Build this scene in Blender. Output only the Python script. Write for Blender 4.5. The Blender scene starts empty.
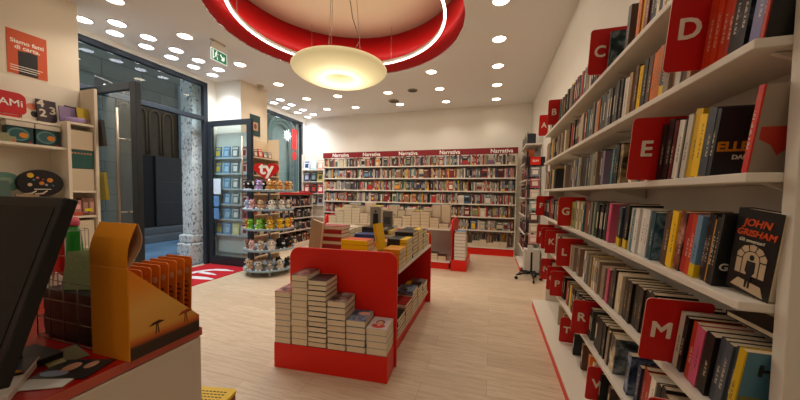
import bpy, bmesh, math, random
from mathutils import Matrix, Vector
random.seed(11)
PI = math.pi
SC = bpy.context.scene
COL = SC.collection

# ------------------------------------------------------------------ helpers
def lin(c):
    return tuple((v / 255 / 12.92) if v / 255 <= .04045 else ((v / 255 + .055) / 1.055) ** 2.4 for v in c)

MATS = {}
def mat(name, c=(200, 200, 200), rough=.6, metal=0, spec=.4, emit=None, es=0, noise=0, nscale=8):
    if name in MATS: return MATS[name]
    m = bpy.data.materials.new(name); m.use_nodes = True
    n = m.node_tree.nodes; l = m.node_tree.links; b = n['Principled BSDF']
    b.inputs['Base Color'].default_value = (*lin(c), 1)
    b.inputs['Roughness'].default_value = rough
    b.inputs['Metallic'].default_value = metal
    b.inputs['Specular IOR Level'].default_value = spec
    if emit:
        b.inputs['Emission Color'].default_value = (*lin(emit), 1)
        b.inputs['Emission Strength'].default_value = es
    if noise:
        tc = n.new('ShaderNodeTexCoord'); nz = n.new('ShaderNodeTexNoise')
        nz.inputs['Scale'].default_value = nscale; nz.inputs['Detail'].default_value = 4
        mx = n.new('ShaderNodeMix'); mx.data_type = 'RGBA'
        mx.inputs[6].default_value = (*[v * (1 - noise) for v in lin(c)], 1)
        mx.inputs[7].default_value = (*[min(1, v * (1 + noise)) for v in lin(c)], 1)
        l.new(tc.outputs['Object'], nz.inputs['Vector']); l.new(nz.outputs['Fac'], mx.inputs[0]); l.new(mx.outputs[2], b.inputs['Base Color'])
    MATS[name] = m
    return m

class NT:
    """small node-tree writer"""
    def __init__(s, name):
        s.m = bpy.data.materials.new(name); s.m.use_nodes = True
        s.n = s.m.node_tree.nodes; s.l = s.m.node_tree.links; s.b = s.n['Principled BSDF']
        MATS[name] = s.m
    def node(s, t, **kw):
        x = s.n.new(t)
        for k, v in kw.items(): setattr(x, k, v)
        return x
    def put(s, sock, v):
        if hasattr(v, 'is_linked') or hasattr(v, 'links'): s.l.new(v, sock)
        else: sock.default_value = v
    def math(s, op, a, b=None, c=None):
        x = s.node('ShaderNodeMath', operation=op)
        for i, v in enumerate((a, b, c)):
            if v is not None: s.put(x.inputs[i], v)
        return x.outputs[0]
    def mix(s, f, a, b):
        x = s.node('ShaderNodeMix', data_type='RGBA')
        s.put(x.inputs[0], f); s.put(x.inputs[6], a); s.put(x.inputs[7], b)
        return x.outputs[2]
    def xyz(s, kind='Object'):
        tc = s.node('ShaderNodeTexCoord'); sp = s.node('ShaderNodeSeparateXYZ')
        s.l.new(tc.outputs[kind], sp.inputs[0])
        return tc.outputs[kind], sp.outputs
    def noise(s, vec, scale, detail=2, out='Fac'):
        x = s.node('ShaderNodeTexNoise'); x.inputs['Scale'].default_value = scale; x.inputs['Detail'].default_value = detail
        if vec is not None: s.l.new(vec, x.inputs['Vector'])
        return x.outputs[out]
    def mapv(s, vec, sc=(1, 1, 1), loc=(0, 0, 0)):
        x = s.node('ShaderNodeMapping'); x.inputs['Scale'].default_value = sc; x.inputs['Location'].default_value = loc
        s.l.new(vec, x.inputs['Vector']); return x.outputs[0]
    def ramp(s, f, stops, interp='LINEAR'):
        x = s.node('ShaderNodeValToRGB'); x.color_ramp.interpolation = interp
        e = x.color_ramp.elements
        while len(e) < len(stops): e.new(.5)
        for q, (p, c) in zip(e, stops): q.position = p; q.color = (*lin(c), 1)
        s.put(x.inputs[0], f); return x.outputs[0]

class MB:
    def __init__(s): s.v = []; s.f = []; s.mi = []; s.sm = []; s.col = []
    def add(s, vs, fs, m=0, M=None, smooth=False, col=None):
        o = len(s.v)
        s.v += [tuple(M @ Vector(p)) if M is not None else tuple(p) for p in vs]
        for f in fs:
            s.f.append([i + o for i in f]); s.mi.append(m); s.sm.append(smooth); s.col.append(col)
        return s
    def box(s, x0, x1, y0, y1, z0, z1, m=0, M=None, col=None):
        vs = [(x, y, z) for z in (z0, z1) for y in (y0, y1) for x in (x0, x1)]
        return s.add(vs, [(0, 2, 3, 1), (4, 5, 7, 6), (0, 1, 5, 4), (2, 6, 7, 3), (0, 4, 6, 2), (1, 3, 7, 5)], m, M, col=col)
    def prism(s, pts, vec, m=0, M=None):
        n = len(pts); v = Vector(vec)
        vs = [Vector(p) for p in pts] + [Vector(p) + v for p in pts]
        fs = [tuple(range(n - 1, -1, -1)), tuple(range(n, 2 * n))] + [(i, (i + 1) % n, n + (i + 1) % n, n + i) for i in range(n)]
        return s.add(vs, fs, m, M)
    def tube(s, pts, r, n=8, m=0, M=None, closed=False, smooth=True):
        pts = [Vector(p) for p in pts]; k = len(pts); vs = []; fs = []
        rr = r if isinstance(r, (list, tuple)) else [r] * k
        up = None
        for i, p in enumerate(pts):
            if closed: d = (pts[(i + 1) % k] - pts[i - 1])
            else: d = pts[min(i + 1, k - 1)] - pts[max(i - 1, 0)]
            d.normalize()
            if up is None: up = Vector((0, 0, 1)) if abs(d.z) < .9 else Vector((1, 0, 0))
            a = d.cross(up).normalized(); b = a.cross(d).normalized(); up = b
            for j in range(n):
                t = 2 * PI * j / n
                vs.append(p + a * math.cos(t) * rr[i] + b * math.sin(t) * rr[i])
        for i in range(k if closed else k - 1):
            for j in range(n):
                q = (i + 1) % k
                fs.append((i * n + j, i * n + (j + 1) % n, q * n + (j + 1) % n, q * n + j))
        if not closed: fs += [tuple(range(n - 1, -1, -1)), tuple((k - 1) * n + j for j in range(n))]
        return s.add(vs, fs, m, M, smooth)
    def lathe(s, prof, c=(0, 0, 0), n=32, m=0, M=None, closed=False, smooth=True):
        k = len(prof); vs = []; fs = []
        for j in range(n):
            t = 2 * PI * j / n
            for (r, z) in prof: vs.append((c[0] + r * math.cos(t), c[1] + r * math.sin(t), c[2] + z))
        for j in range(n):
            q = (j + 1) % n
            for i in range(k if closed else k - 1):
                w = (i + 1) % k
                fs.append((j * k + i, q * k + i, q * k + w, j * k + w))
        if not closed:
            for e in (0, k - 1):
                if prof[e][0] > 1e-6: fs.append(tuple(j * k + e for j in (range(n) if e else range(n - 1, -1, -1))))
        return s.add(vs, fs, m, M, smooth)
    def ball(s, c, r, nu=10, nv=7, m=0, M=None):
        rx, ry, rz = (r, r, r) if isinstance(r, (int, float)) else r
        vs = [(c[0], c[1], c[2] - rz)]
        for i in range(1, nv):
            a = -PI / 2 + PI * i / nv
            for j in range(nu):
                t = 2 * PI * j / nu
                vs.append((c[0] + rx * math.cos(a) * math.cos(t), c[1] + ry * math.cos(a) * math.sin(t), c[2] + rz * math.sin(a)))
        vs.append((c[0], c[1], c[2] + rz)); fs = []
        for j in range(nu): fs.append((0, 1 + (j + 1) % nu, 1 + j))
        for i in range(nv - 2):
            for j in range(nu):
                a = 1 + i * nu; b = a + nu
                fs.append((a + j, a + (j + 1) % nu, b + (j + 1) % nu, b + j))
        e = len(vs) - 1; a = 1 + (nv - 2) * nu
        for j in range(nu): fs.append((a + j, a + (j + 1) % nu, e))
        return s.add(vs, fs, m, M, True)
    def mesh(s, name, mats):
        me = bpy.data.meshes.new(name)
        me.from_pydata(s.v, [], s.f)
        for x in (mats if isinstance(mats, (list, tuple)) else [mats]): me.materials.append(x)
        for i, p in enumerate(me.polygons): p.material_index = s.mi[i]; p.use_smooth = s.sm[i]
        if any(c is not None for c in s.col):
            a = me.color_attributes.new('Col', 'FLOAT_COLOR', 'CORNER')
            for p in me.polygons:
                c = s.col[p.index] or (1, 1, 1)
                for li in p.loop_indices: a.data[li].color = (*c, 1)
        bm = bmesh.new(); bm.from_mesh(me); bmesh.ops.recalc_face_normals(bm, faces=bm.faces); bm.to_mesh(me); bm.free()
        return me
    def build(s, name, mats, parent=None, bevel=0):
        return link(name, s.mesh(name, mats), parent, bevel)

def link(name, me, parent=None, bevel=0):
    o = bpy.data.objects.new(name, me); COL.objects.link(o)
    if parent: o.parent = parent
    if bevel:
        b = o.modifiers.new('Bevel', 'BEVEL'); b.width = bevel; b.segments = 2; b.limit_method = 'ANGLE'
    return o

LABELS = {}
def tag(o, label, cat, group=None, kind=None):
    n = len(label.replace('-', ' ').split())
    if not 4 <= n <= 16: print('LABEL LENGTH', n, label)
    if label in LABELS: print('SAME LABEL', label)
    LABELS[label] = 1
    o['label'] = label; o['category'] = cat
    if group: o['group'] = group
    if kind: o['kind'] = kind
    return o
def thing(name, label, cat, loc=(0, 0, 0), rz=0, group=None, rx=0):
    o = bpy.data.objects.new(name, None); COL.objects.link(o)
    o.empty_display_size = .05
    o.location = loc; o.rotation_euler = (rx, 0, rz)
    return tag(o, label, cat, group)
def struct(o, label=None, cat=None):
    o['kind'] = 'structure'
    if label: o['label'] = label
    if cat: o['category'] = cat
    return o
def T(x=0, y=0, z=0): return Matrix.Translation((x, y, z))
def RX(a): return Matrix.Rotation(a, 4, 'X')
def RY(a): return Matrix.Rotation(a, 4, 'Y')
def RZ(a): return Matrix.Rotation(a, 4, 'Z')

def text(name, s, size, M, m, parent=None, bold=.0, depth=.001, shear=0, align='CENTER', space=1):
    """lettering: flat glyphs in local XY, placed by the matrix M"""
    cu = bpy.data.curves.new(name, 'FONT'); cu.body = s; cu.size = size; cu.align_x = align; cu.align_y = 'CENTER'
    cu.extrude = depth; cu.shear = shear; cu.resolution_u = 3; cu.space_character = space
    o = bpy.data.objects.new(name, cu); COL.objects.link(o)
    bpy.context.view_layer.update()
    me = bpy.data.meshes.new_from_object(o.evaluated_get(bpy.context.evaluated_depsgraph_get()))
    COL.objects.unlink(o); bpy.data.objects.remove(o); bpy.data.curves.remove(cu)
    if bold:                                           # heavier strokes: the glyph laid over itself, shifted round a small circle
        bm = bmesh.new()
        for i in range(8):
            me2 = me.copy(); me2.transform(T(bold * math.cos(i * PI / 4), bold * math.sin(i * PI / 4), .0001 * i)); bm.from_mesh(me2); bpy.data.meshes.remove(me2)
        bm.to_mesh(me); bm.free()
    me.materials.clear(); me.materials.append(m); me.transform(M); me.name = name
    return link(name, me, parent)
# orientation matrices for lettering: text read from -Y side, from +X side, from -X side
TXN = RX(PI / 2)                       # faces -Y, reads towards +X
TXW = RZ(-PI / 2) @ RX(PI / 2)         # faces -X, reads towards -Y
TXE = RZ(PI / 2) @ RX(PI / 2)          # faces +X, reads towards +Y
def rrect(w, h, r, n=5):
    """rounded rectangle outline centred at 0 in 2D"""
    out = []
    for cx, cy, a0 in ((w / 2 - r, h / 2 - r, 0), (-w / 2 + r, h / 2 - r, 90), (-w / 2 + r, -h / 2 + r, 180), (w / 2 - r, -h / 2 + r, 270)):
        for i in range(n + 1):
            a = math.radians(a0 + 90 * i / n); out.append((cx + r * math.cos(a), cy + r * math.sin(a)))
    return out
ORD = ['', 'first', 'second', 'third', 'fourth', 'fifth', 'sixth', 'seventh', 'eighth', 'ninth', 'tenth', 'eleventh', 'twelfth', 'thirteenth', 'fourteenth',
       'fifteenth', 'sixteenth', 'seventeenth', 'eighteenth', 'nineteenth', 'twentieth']
def ordn(i):
    if i <= 20: return ORD[i]
    t = {2: 'twenty', 3: 'thirty', 4: 'forty', 5: 'fifty', 6: 'sixty'}[i // 10]
    return (t + '-' + ORD[i % 10]) if i % 10 else t[:-1] + 'ieth'

# ------------------------------------------------------------------ materials
WHITE = mat('white laminate', (226, 218, 205), .45)
PAINT = mat('wall paint', (232, 226, 214), .85, noise=.03, nscale=3)
CREAM = mat('cream pillar paint', (228, 213, 190), .85, noise=.03, nscale=3)
CEIL = mat('ceiling paint', (228, 224, 218), .9)
RED = mat('red lacquer', (222, 28, 8), .4)
DKRED = mat('burgundy sign board', (132, 18, 28), .5)
PLATE = mat('red divider plastic', (204, 20, 14), .45)
LETTER = mat('pale lettering', (246, 236, 218), .6)
WLET = mat('white lettering', (245, 242, 235), .6)
ALU = mat('anthracite aluminium', (44, 50, 57), .45, metal=.3)
BLACK = mat('black plastic', (18, 18, 20), .5)
SATIN = mat('satin steel', (168, 150, 132), .35, metal=.85)
WIRE = mat('thin steel wire', (150, 145, 138), .4, metal=.7)
PAGE = mat('page edges', (232, 217, 188), .9, noise=.10, nscale=240)
PAGEW = mat('white page edges', (232, 226, 214), .9, noise=.06, nscale=240)
ORANGE = mat('orange card', (228, 142, 10), .6)

PAL = dict(white=(222, 215, 202), black=(26, 25, 26), grey=(120, 116, 110), darkgrey=(66, 64, 63), navy=(32, 40, 72), cream=(218, 202, 170), brick=(150, 66, 44),
    teal=(52, 110, 114), tan=(176, 142, 104), maroon=(104, 24, 30), yellow=(232, 186, 18), red=(190, 30, 26), magenta=(168, 40, 96), tealphoto=(30, 62, 72),
    greycloth=(104, 98, 94), orange=(214, 112, 28), brown=(92, 64, 48), sage=(142, 150, 122), taupe=(158, 138, 118), orangelabel=(30, 28, 28), slateyellow=(62, 70, 78),
    redorange=(204, 58, 22), blackart=(34, 36, 44), lilac=(110, 108, 148), redcover=(206, 52, 32), titleblack=(28, 26, 27), greyblue=(92, 106, 128), blue=(40, 78, 140),
    lilacphoto=(126, 112, 132), goldphoto=(142, 118, 70), greyteal=(96, 118, 122), slate=(70, 78, 88), slatecover=(40, 46, 52), redtan=(196, 44, 36), lime=(178, 184, 92),
    creamyellow=(222, 206, 168), blackyellow=(34, 34, 35), pink=(206, 84, 120), whitespeck=(218, 214, 208), tealcover=(44, 84, 100), brickphoto=(160, 84, 62),
    blueyellow=(120, 164, 200), blackred=(52, 24, 22), amber=(206, 142, 30), gecover=(34, 36, 36), green=(44, 92, 62), blackgold=(40, 35, 28), blackdot=(34, 28, 26),
    hencover=(226, 186, 14), greygreen=(78, 88, 78), creamphoto=(206, 190, 158), bluephoto=(62, 84, 122))
NAMEOF = dict(tealphoto='dark teal photo-cover', greycloth='grey cloth', sage='sage green', orangelabel='black orange-topped', slateyellow='slate yellow-footed', redorange='red-orange',
    blackart='black patterned', redcover='red-spined black', titleblack='black white-titled', greyblue='grey-blue', lilacphoto='lilac photo-cover', goldphoto='golden photo-cover',
    greyteal='grey-teal', slatecover='slate dark-covered', redtan='red-spined tan', creamyellow='cream yellow-footed', blackyellow='black yellow-footed', whitespeck='white speckled',
    tealcover='teal-covered', brickphoto='brick photo-spined', blueyellow='blue yellow-footed', blackred='black and red', gecover='black', blackgold='black gold-lettered',
    blackdot='black dotted', hencover='yellow-spined blue', greygreen='grey-green', creamphoto='thick cream', bluephoto='blue photo-cover', darkgrey='dark grey', lime='lime green')

def cover_mat(name, c, foot=None, top=None, photo=False, title=True, tc=None):
    """book cover: plain colour, optional foot or head band, optional printed picture and a strip of illegible lettering up the spine"""
    if name in MATS: return MATS[name]
    g = NT(name); vec, s = g.xyz(); x, y, z = s[0], s[1], s[2]
    base = (*lin(c), 1); inf = g.node('ShaderNodeObjectInfo')
    hue = g.node('ShaderNodeHueSaturation'); hue.inputs['Color'].default_value = base
    g.l.new(g.math('MULTIPLY_ADD', inf.outputs['Random'], .5, .75), hue.inputs['Value'])
    colr = hue.outputs[0]
    if photo:
        off = g.node('ShaderNodeVectorMath', operation='ADD'); g.l.new(vec, off.inputs[0])
        cmb = g.node('ShaderNodeCombineXYZ'); g.l.new(g.math('MULTIPLY', inf.outputs['Random'], 9.0), cmb.inputs[0]); g.l.new(cmb.outputs[0], off.inputs[1])
        nz = g.noise(off.outputs[0], 14, 3)
        dark = tuple(int(v * .35) for v in c); lite = tuple(min(255, int(v * .7 + 90)) for v in c)
        colr = g.ramp(nz, [(.35, dark), (.5, c), (.62, lite), (.7, dark)])
    if foot: colr = g.mix(g.math('LESS_THAN', z, .045), colr, (*lin(foot), 1))
    if top: colr = g.mix(g.math('GREATER_THAN', z, .165), colr, (*lin(top), 1))
    if title:
        lum = sum(lin(c)) / 3
        tcol = tc or ((222, 210, 186) if lum < .25 else (60, 50, 44))
        # small letters in one line: dashes broken along z, confined to the middle of the spine
        strip = g.math('MULTIPLY', g.math('LESS_THAN', x, .0008), g.math('MULTIPLY', g.math('GREATER_THAN', z, .06), g.math('LESS_THAN', z, g.math('MULTIPLY_ADD', inf.outputs['Random'], .06, .11))))
        line = g.math('MULTIPLY', g.math('GREATER_THAN', y, .009), g.math('LESS_THAN', y, .017))
        glyph = g.math('GREATER_THAN', g.noise(g.mapv(vec, (1, 120, 330), (0, 0, 0)), 1.0, 1), .5)
        colr = g.mix(g.math('MULTIPLY', g.math('MULTIPLY', strip, line), g.math('MULTIPLY', glyph, .75)), colr, (*lin(tcol), 1))
    g.l.new(colr, g.b.inputs['Base Color']); g.b.inputs['Roughness'].default_value = .42
    g.b.inputs['Specular IOR Level'].default_value = .35
    return g.m
def cmat(k):
    if k in ('tealphoto', 'lilacphoto', 'goldphoto', 'brickphoto', 'bluephoto', 'creamphoto', 'blackart', 'blackred'): return cover_mat('cover ' + k, PAL[k], photo=True)
    if k in ('slateyellow', 'blackyellow', 'creamyellow', 'blueyellow'): return cover_mat('cover ' + k, PAL[k], foot=(226, 190, 20))
    if k == 'orangelabel': return cover_mat('cover ' + k, PAL[k], top=(206, 84, 30))
    if k == 'blackgold': return cover_mat('cover ' + k, PAL[k], tc=(190, 150, 80))
    if k == 'whitespeck': return cover_mat('cover ' + k, PAL[k], tc=(70, 66, 70))
    return cover_mat('cover ' + k, PAL[k])

# ------------------------------------------------------------------ books
def book_mesh(t, h, d, m):
    """upright book: spine on the plane x=0, thickness along y from 0, stands on z=0"""
    b = MB(); c = .0016
    b.box(0, c, 0, t, 0, h); b.box(c, d, 0, c, 0, h); b.box(c, d, t - c, t, 0, h)
    return b.mesh('book', m)
def page_mesh(t, h, d, m):
    b = MB(); b.box(.0016, d - .003, .0016, t - .0016, .002, h - .003)
    return b.mesh('page_block', m)
GEOM = {}
def upright(t, h, d, key, loc, label, lean=0, group=None, pages=PAGE, rz=0):
    o = link('book', book_mesh(t, h, d, cmat(key)))
    o.location = loc; o.rotation_euler = (lean, 0, rz); tag(o, label, 'book', group)
    link('page_block', page_mesh(t, h, d, pages), o)
    return o
def lying(w, l, t, cov, loc, rz, label, group=None, pages=PAGE):
    """book lying flat: w along local x, l along local y, spine on the +y edge, page edges on -y and both sides"""
    k = (round(w, 3), round(l, 3), round(t, 4), cov.name, pages.name)
    if k not in GEOM:
        b = MB(); c = .0028
        b.box(-w / 2, w / 2, -l / 2, l / 2, 0, c); b.box(-w / 2, w / 2, -l / 2, l / 2, t - c, t); b.box(-w / 2, w / 2, l / 2 - c, l / 2, c, t - c)
        p = MB(); p.box(-w / 2 + .002, w / 2 - .002, -l / 2 + .002, l / 2 - c, c, t - c)
        GEOM[k] = (b.mesh('book', cov), p.mesh('page_block', pages))
    o = link('book', GEOM[k][0]); o.location = loc; o.rotation_euler = (0, 0, rz); tag(o, label, 'book', group)
    link('page_block', GEOM[k][1], o)
    return o
def flat_cover(name, c, photo=False, band=None, spine=None):
    """cover of a book lying flat: picture on the upper side, plain or banded spine on the local +y edge"""
    if name in MATS: return MATS[name]
    g = NT(name); vec, s = g.xyz(); x, y = s[0], s[1]
    colr = (*lin(c), 1)
    if photo:
        inf = g.node('ShaderNodeObjectInfo'); off = g.node('ShaderNodeVectorMath', operation='ADD'); g.l.new(vec, off.inputs[0])
        cmb = g.node('ShaderNodeCombineXYZ'); g.l.new(g.math('MULTIPLY', inf.outputs['Random'], 9.0), cmb.inputs[0]); g.l.new(cmb.outputs[0], off.inputs[1])
        dark = tuple(int(v * .3) for v in c); lite = tuple(min(255, int(v * .6 + 100)) for v in c)
        colr = g.ramp(g.noise(off.outputs[0], 16, 3), [(.36, dark), (.48, c), (.6, lite), (.68, c)])
    if band: colr = g.mix(g.math('LESS_THAN', x, band[0]), colr, (*lin(band[1]), 1))
    if spine:
        colr = g.mix(g.math('GREATER_THAN', y, spine[0]), colr, (*lin(spine[1]), 1))
    colr = g.mix(g.math('LESS_THAN', s[2], .0024), colr, (*lin(tuple(v * .5 for v in c)), 1))   # dark line painted low on each cover as the shaded gap between stacked books
    if isinstance(colr, tuple): g.b.inputs['Base Color'].default_value = colr
    else: g.l.new(colr, g.b.inputs['Base Color'])
    g.b.inputs['Roughness'].default_value = .38
    return g.m

# ------------------------------------------------------------------ camera (1.4 m above the floor, behind the cash counter)
F, YAW, PIT, ROL, CYP, CAMH = 296.43, .2991, .0435, -.0128, 205.66, 1.4
def camera():
    cy, sy, cp, sp = math.cos(YAW), math.sin(YAW), math.cos(PIT), math.sin(PIT)
    fwd = Vector((-sy * cp, cy * cp, -sp)); right = Vector((cy, sy, 0)); down = fwd.cross(right)
    cr, sr = math.cos(ROL), math.sin(ROL)
    r2 = right * cr + down * sr; d2 = -right * sr + down * cr
    cd = bpy.data.cameras.new('Camera'); cd.sensor_width = 36; cd.sensor_fit = 'HORIZONTAL'
    cd.lens = 36 * F / 800; cd.shift_y = (CYP - 200) / 800; cd.clip_start = .02
    o = bpy.data.objects.new('Camera', cd); COL.objects.link(o)
    o.matrix_world = Matrix(((r2.x, -d2.x, -fwd.x, 0), (r2.y, -d2.y, -fwd.y, 0), (r2.z, -d2.z, -fwd.z, CAMH), (0, 0, 0, 1)))
    SC.camera = o
camera()

# ------------------------------------------------------------------ room shell
XW, XR, YB, YN, ZC = -5.15, .84, 7.35, -1.6, 3.46     # shop-front plane, right wall, back wall, wall behind the camera, ceiling
g = NT('oak planks'); vec, s = g.xyz()
br = g.node('ShaderNodeTexBrick'); br.offset = .37; br.inputs['Scale'].default_value = 1
br.inputs['Brick Width'].default_value = 1.25; br.inputs['Row Height'].default_value = .19
br.inputs['Mortar Size'].default_value = .0016; br.inputs['Mortar Smooth'].default_value = .2
br.inputs['Color1'].default_value = (*lin((212, 192, 166)), 1); br.inputs['Color2'].default_value = (*lin((194, 172, 146)), 1)
br.inputs['Mortar'].default_value = (*lin((150, 126, 100)), 1); g.l.new(vec, br.inputs['Vector'])
grain = g.noise(g.mapv(vec, (1.2, 16, 1)), 3.2, 6)
grain2 = g.noise(g.mapv(vec, (.7, 5, 1)), 2.0, 3)
c1 = g.mix(g.math('MULTIPLY', g.math('GREATER_THAN', grain, .52), .42), br.outputs['Color'], (*lin((168, 138, 108)), 1))
c2 = g.mix(g.math('MULTIPLY', grain2, .45), c1, (*lin((226, 204, 176)), 1))
g.l.new(c2, g.b.inputs['Base Color']); g.b.inputs['Roughness'].default_value = .42; g.b.inputs['Specular IOR Level'].default_value = .35
struct(MB().box(XW - .1, XR + .1, YN - .1, YB + .1, -.1, 0).build('floor', g.m))

RC, RR = (-1.85, 3.42), 1.515                         # the round recess
def ceiling():
    bm = bmesh.new()
    out = [bm.verts.new(p) for p in ((XW - .1, YN - .1, ZC), (XR + .1, YN - .1, ZC), (XR + .1, YB + .1, ZC), (XW - .1, YB + .1, ZC))]
    n = 96
    inn = [bm.verts.new((RC[0] + RR * math.cos(2 * PI * i / n), RC[1] + RR * math.sin(2 * PI * i / n), ZC)) for i in range(n)]
    e = [bm.edges.new((out[i], out[(i + 1) % 4])) for i in range(4)] + [bm.edges.new((inn[i], inn[(i + 1) % n])) for i in range(n)]
    bmesh.ops.triangle_fill(bm, use_beauty=True, edges=e)
    for f in list(bm.faces):
        c = f.calc_center_median()
        if math.hypot(c.x - RC[0], c.y - RC[1]) < RR * .98: bm.faces.remove(f)
    me = bpy.data.meshes.new('ceiling'); bm.to_mesh(me); bm.free(); me.materials.append(CEIL)
    o = link('ceiling', me); so = o.modifiers.new('Solid', 'SOLIDIFY'); so.thickness = .02; so.offset = -1
    for p in me.polygons:
        if p.normal.z > 0: p.flip()
    struct(o)
ceiling()
RZT = 4.10
b = MB(); n = 96
b.lathe([(RR, ZC + .001), (RR, RZT), (RR + .03, RZT), (RR + .03, ZC + .021), (RR + .001, ZC + .021)], (*RC, 0), n, closed=True)
struct(b.build('trim_1', mat('red recess paint', (200, 16, 20), .55)), 'red cylindrical side of the round ceiling recess')
b = MB(); b.lathe([(0, RZT), (RR + .03, RZT), (RR + .03, RZT + .03), (0, RZT + .03)], (*RC, 0), n)
struct(b.build('ceiling', mat('recess ceiling paint', (214, 190, 156), .9)))

struct(MB().box(XR, XR + .1, YN - .1, YB + .1, 0, ZC).build('wall_right', PAINT))
struct(MB().box(XW - .1, XR + .1, YB, YB + .1, 0, ZC).build('wall_back', PAINT))
struct(MB().box(XW - .1, XR + .1, YN - .1, YN, 0, ZC).build('wall_front', PAINT))
# the left side: a cream pier, the entrance, a second pier, a window
struct(MB().box(XW - .12, -4.5, YN, 2.19, 0, ZC).build('wall_left', CREAM))
struct(MB().box(XW - .12, -4.5, 4.47, 5.14, 0, ZC, 0).box(XW - .115, -4.502, 4.462, 4.47, 0, ZC, 1).build('wall_left', [CREAM, PAINT]))
struct(MB().box(XW - .12, XW + .06, 2.19, 4.462, 3.39, ZC).build('wall_left', PAINT))
struct(MB().box(XW - .12, XW + .06, 5.14, YB, 3.335, ZC).build('wall_left', PAINT))
struct(MB().box(XW - .12, XW + .06, 4.30, 4.462, 0, 3.39).build('wall_left', PAINT))
struct(MB().box(XW - .12, XW + .06, 7.22, YB, 0, 3.335).build('wall_left', PAINT))
struct(MB().box(XW - .12, XW + .06, 5.14, 5.22, 0, 3.335).build('wall_left', PAINT))

# ------------------------------------------------------------------ glass
def glass(name, tint, refl):
    m = bpy.data.materials.new(name); m.use_nodes = True; n = m.node_tree.nodes; l = m.node_tree.links
    n.remove(n['Principled BSDF'])
    tr = n.new('ShaderNodeBsdfTransparent'); tr.inputs[0].default_value = (*tint, 1)
    gl = n.new('ShaderNodeBsdfGlossy'); gl.inputs['Roughness'].default_value = .0
    lw = n.new('ShaderNodeFresnel'); lw.inputs[0].default_value = 1.5
    mu = n.new('ShaderNodeMath'); mu.operation = 'MULTIPLY'; mu.inputs[1].default_value = refl; mu.use_clamp = True
    mx = n.new('ShaderNodeMixShader'); l.new(lw.outputs[0], mu.inputs[0])
    ge = n.new('ShaderNodeNewGeometry'); m2 = n.new('ShaderNodeMath'); m2.operation = 'MULTIPLY_ADD'; m2.inputs[1].default_value = -1; m2.inputs[2].default_value = 1
    l.new(ge.outputs['Backfacing'], m2.inputs[0]); m3 = n.new('ShaderNodeMath'); m3.operation = 'MULTIPLY'; l.new(mu.outputs[0], m3.inputs[0]); l.new(m2.outputs[0], m3.inputs[1])
    l.new(m3.outputs[0], mx.inputs[0])
    l.new(tr.outputs[0], mx.inputs[1]); l.new(gl.outputs[0], mx.inputs[2]); l.new(mx.outputs[0], n['Material Output'].inputs[0])
    return m
GLASS = glass('window glass', (.9, .95, .95), 1.5)

def frame_x(b, y0, y1, z0, z1, w, x0=XW - .04, x1=XW + .04):
    b.box(x0, x1, y0, y0 + w, z0, z1).box(x0, x1, y1 - w, y1, z0, z1).box(x0, x1, y0 + w, y1 - w, z0, z0 + w).box(x0, x1, y0 + w, y1 - w, z1 - w, z1)
# transom light above the entrance + door frame
f = MB(); frame_x(f, 2.19, 4.30, 2.69, 3.39, .075)
f.box(XW - .04, XW + .04, 4.225, 4.30, 0, 2.69).box(XW - .04, XW + .04, 2.46, 2.52, 0, 2.69).box(XW - .04, XW + .04, 2.19, 2.46, 0, .12)
o = struct(f.build('window_1', ALU, bevel=.004), 'dark aluminium entrance frame with a transom light above the doors', 'window')
MB().box(XW - .006, XW + .006, 2.265, 4.225, 2.765, 3.315).build('pane', GLASS, o); MB().box(XW - .006, XW + .006, 2.19, 2.46, .12, 2.69).build('pane', GLASS, o)
# second window with the red exclamation mark
f = MB(); frame_x(f, 5.22, 7.22, .02, 3.335, .07)
o = struct(f.build('window_2', ALU, bevel=.004), 'tall dark framed shop window with a red exclamation mark', 'window')
MB().box(XW - .006, XW + .006, 5.29, 7.15, .09, 3.265).build('pane', GLASS, o)
SIGN_RED = mat('red sticker', (214, 34, 34), .5)
d = MB(); d.box(XW + .007, XW + .009, 6.80, 6.98, 2.53, 3.075)
d.prism([(XW + .007, 6.89 + .09 * math.cos(2 * PI * i / 24), 2.36 + .12 * math.sin(2 * PI * i / 24)) for i in range(24)], (.002, 0, 0))
d.build('exclamation_sticker', SIGN_RED, o)
d = MB(); st = []
for i in range(20):
    r = (.2, .09, .17, .085)[i % 4]; st.append((XW + .0095, 6.60 + r * math.cos(2 * PI * i / 20), 2.86 + r * .95 * math.sin(2 * PI * i / 20)))
d.prism(st, (.002, 0, 0)); d.build('star_sticker', mat('white sticker', (226, 232, 232), .6), o)

# the two door leaves, both standing open into the shop
def leaf(name, y, xh, xf, label, hx, hlabel):
    """leaf in the plane y, hinge at xh (shop front), free edge at xf"""
    s = .03
    root = bpy.data.objects.new(name, None); COL.objects.link(root); root.location = (xh, y, 0); struct(root, label, 'door')
    W = xf - xh; fr = MB()
    fr.box(0, .085, -s, s, .012, 2.68).box(W - .10, W, -s, s, .012, 2.68).box(.085, W - .10, -s, s, 2.59, 2.68).box(.085, W - .10, -s, s, .012, .17)
    fr.build('frame', ALU, root, bevel=.004)
    MB().box(.085, W - .10, -.005, .005, .17, 2.59).build('pane', GLASS, root)
    for sy, ch in ((-1, 'handle'), (1, 'handle')):
        h = MB(); y0 = sy * .095
        h.tube([(hx, y0, .93), (hx, y0, 2.36)], .0125, 10)
        for z in (1.12, 2.0): h.tube([(hx, y0, z), (hx, sy * .01, z), ], .010, 8)
        h.build(ch, SATIN, root)
    return root
leaf('door_1', 2.49, XW + .04, -4.03, 'open glass door leaf nearest the counter with long steel handles', .86, '')
dr = leaf('door_2', 4.30, XW + .06, -4.09, 'open glass door leaf beside the plush toy stand', .87, '')
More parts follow.
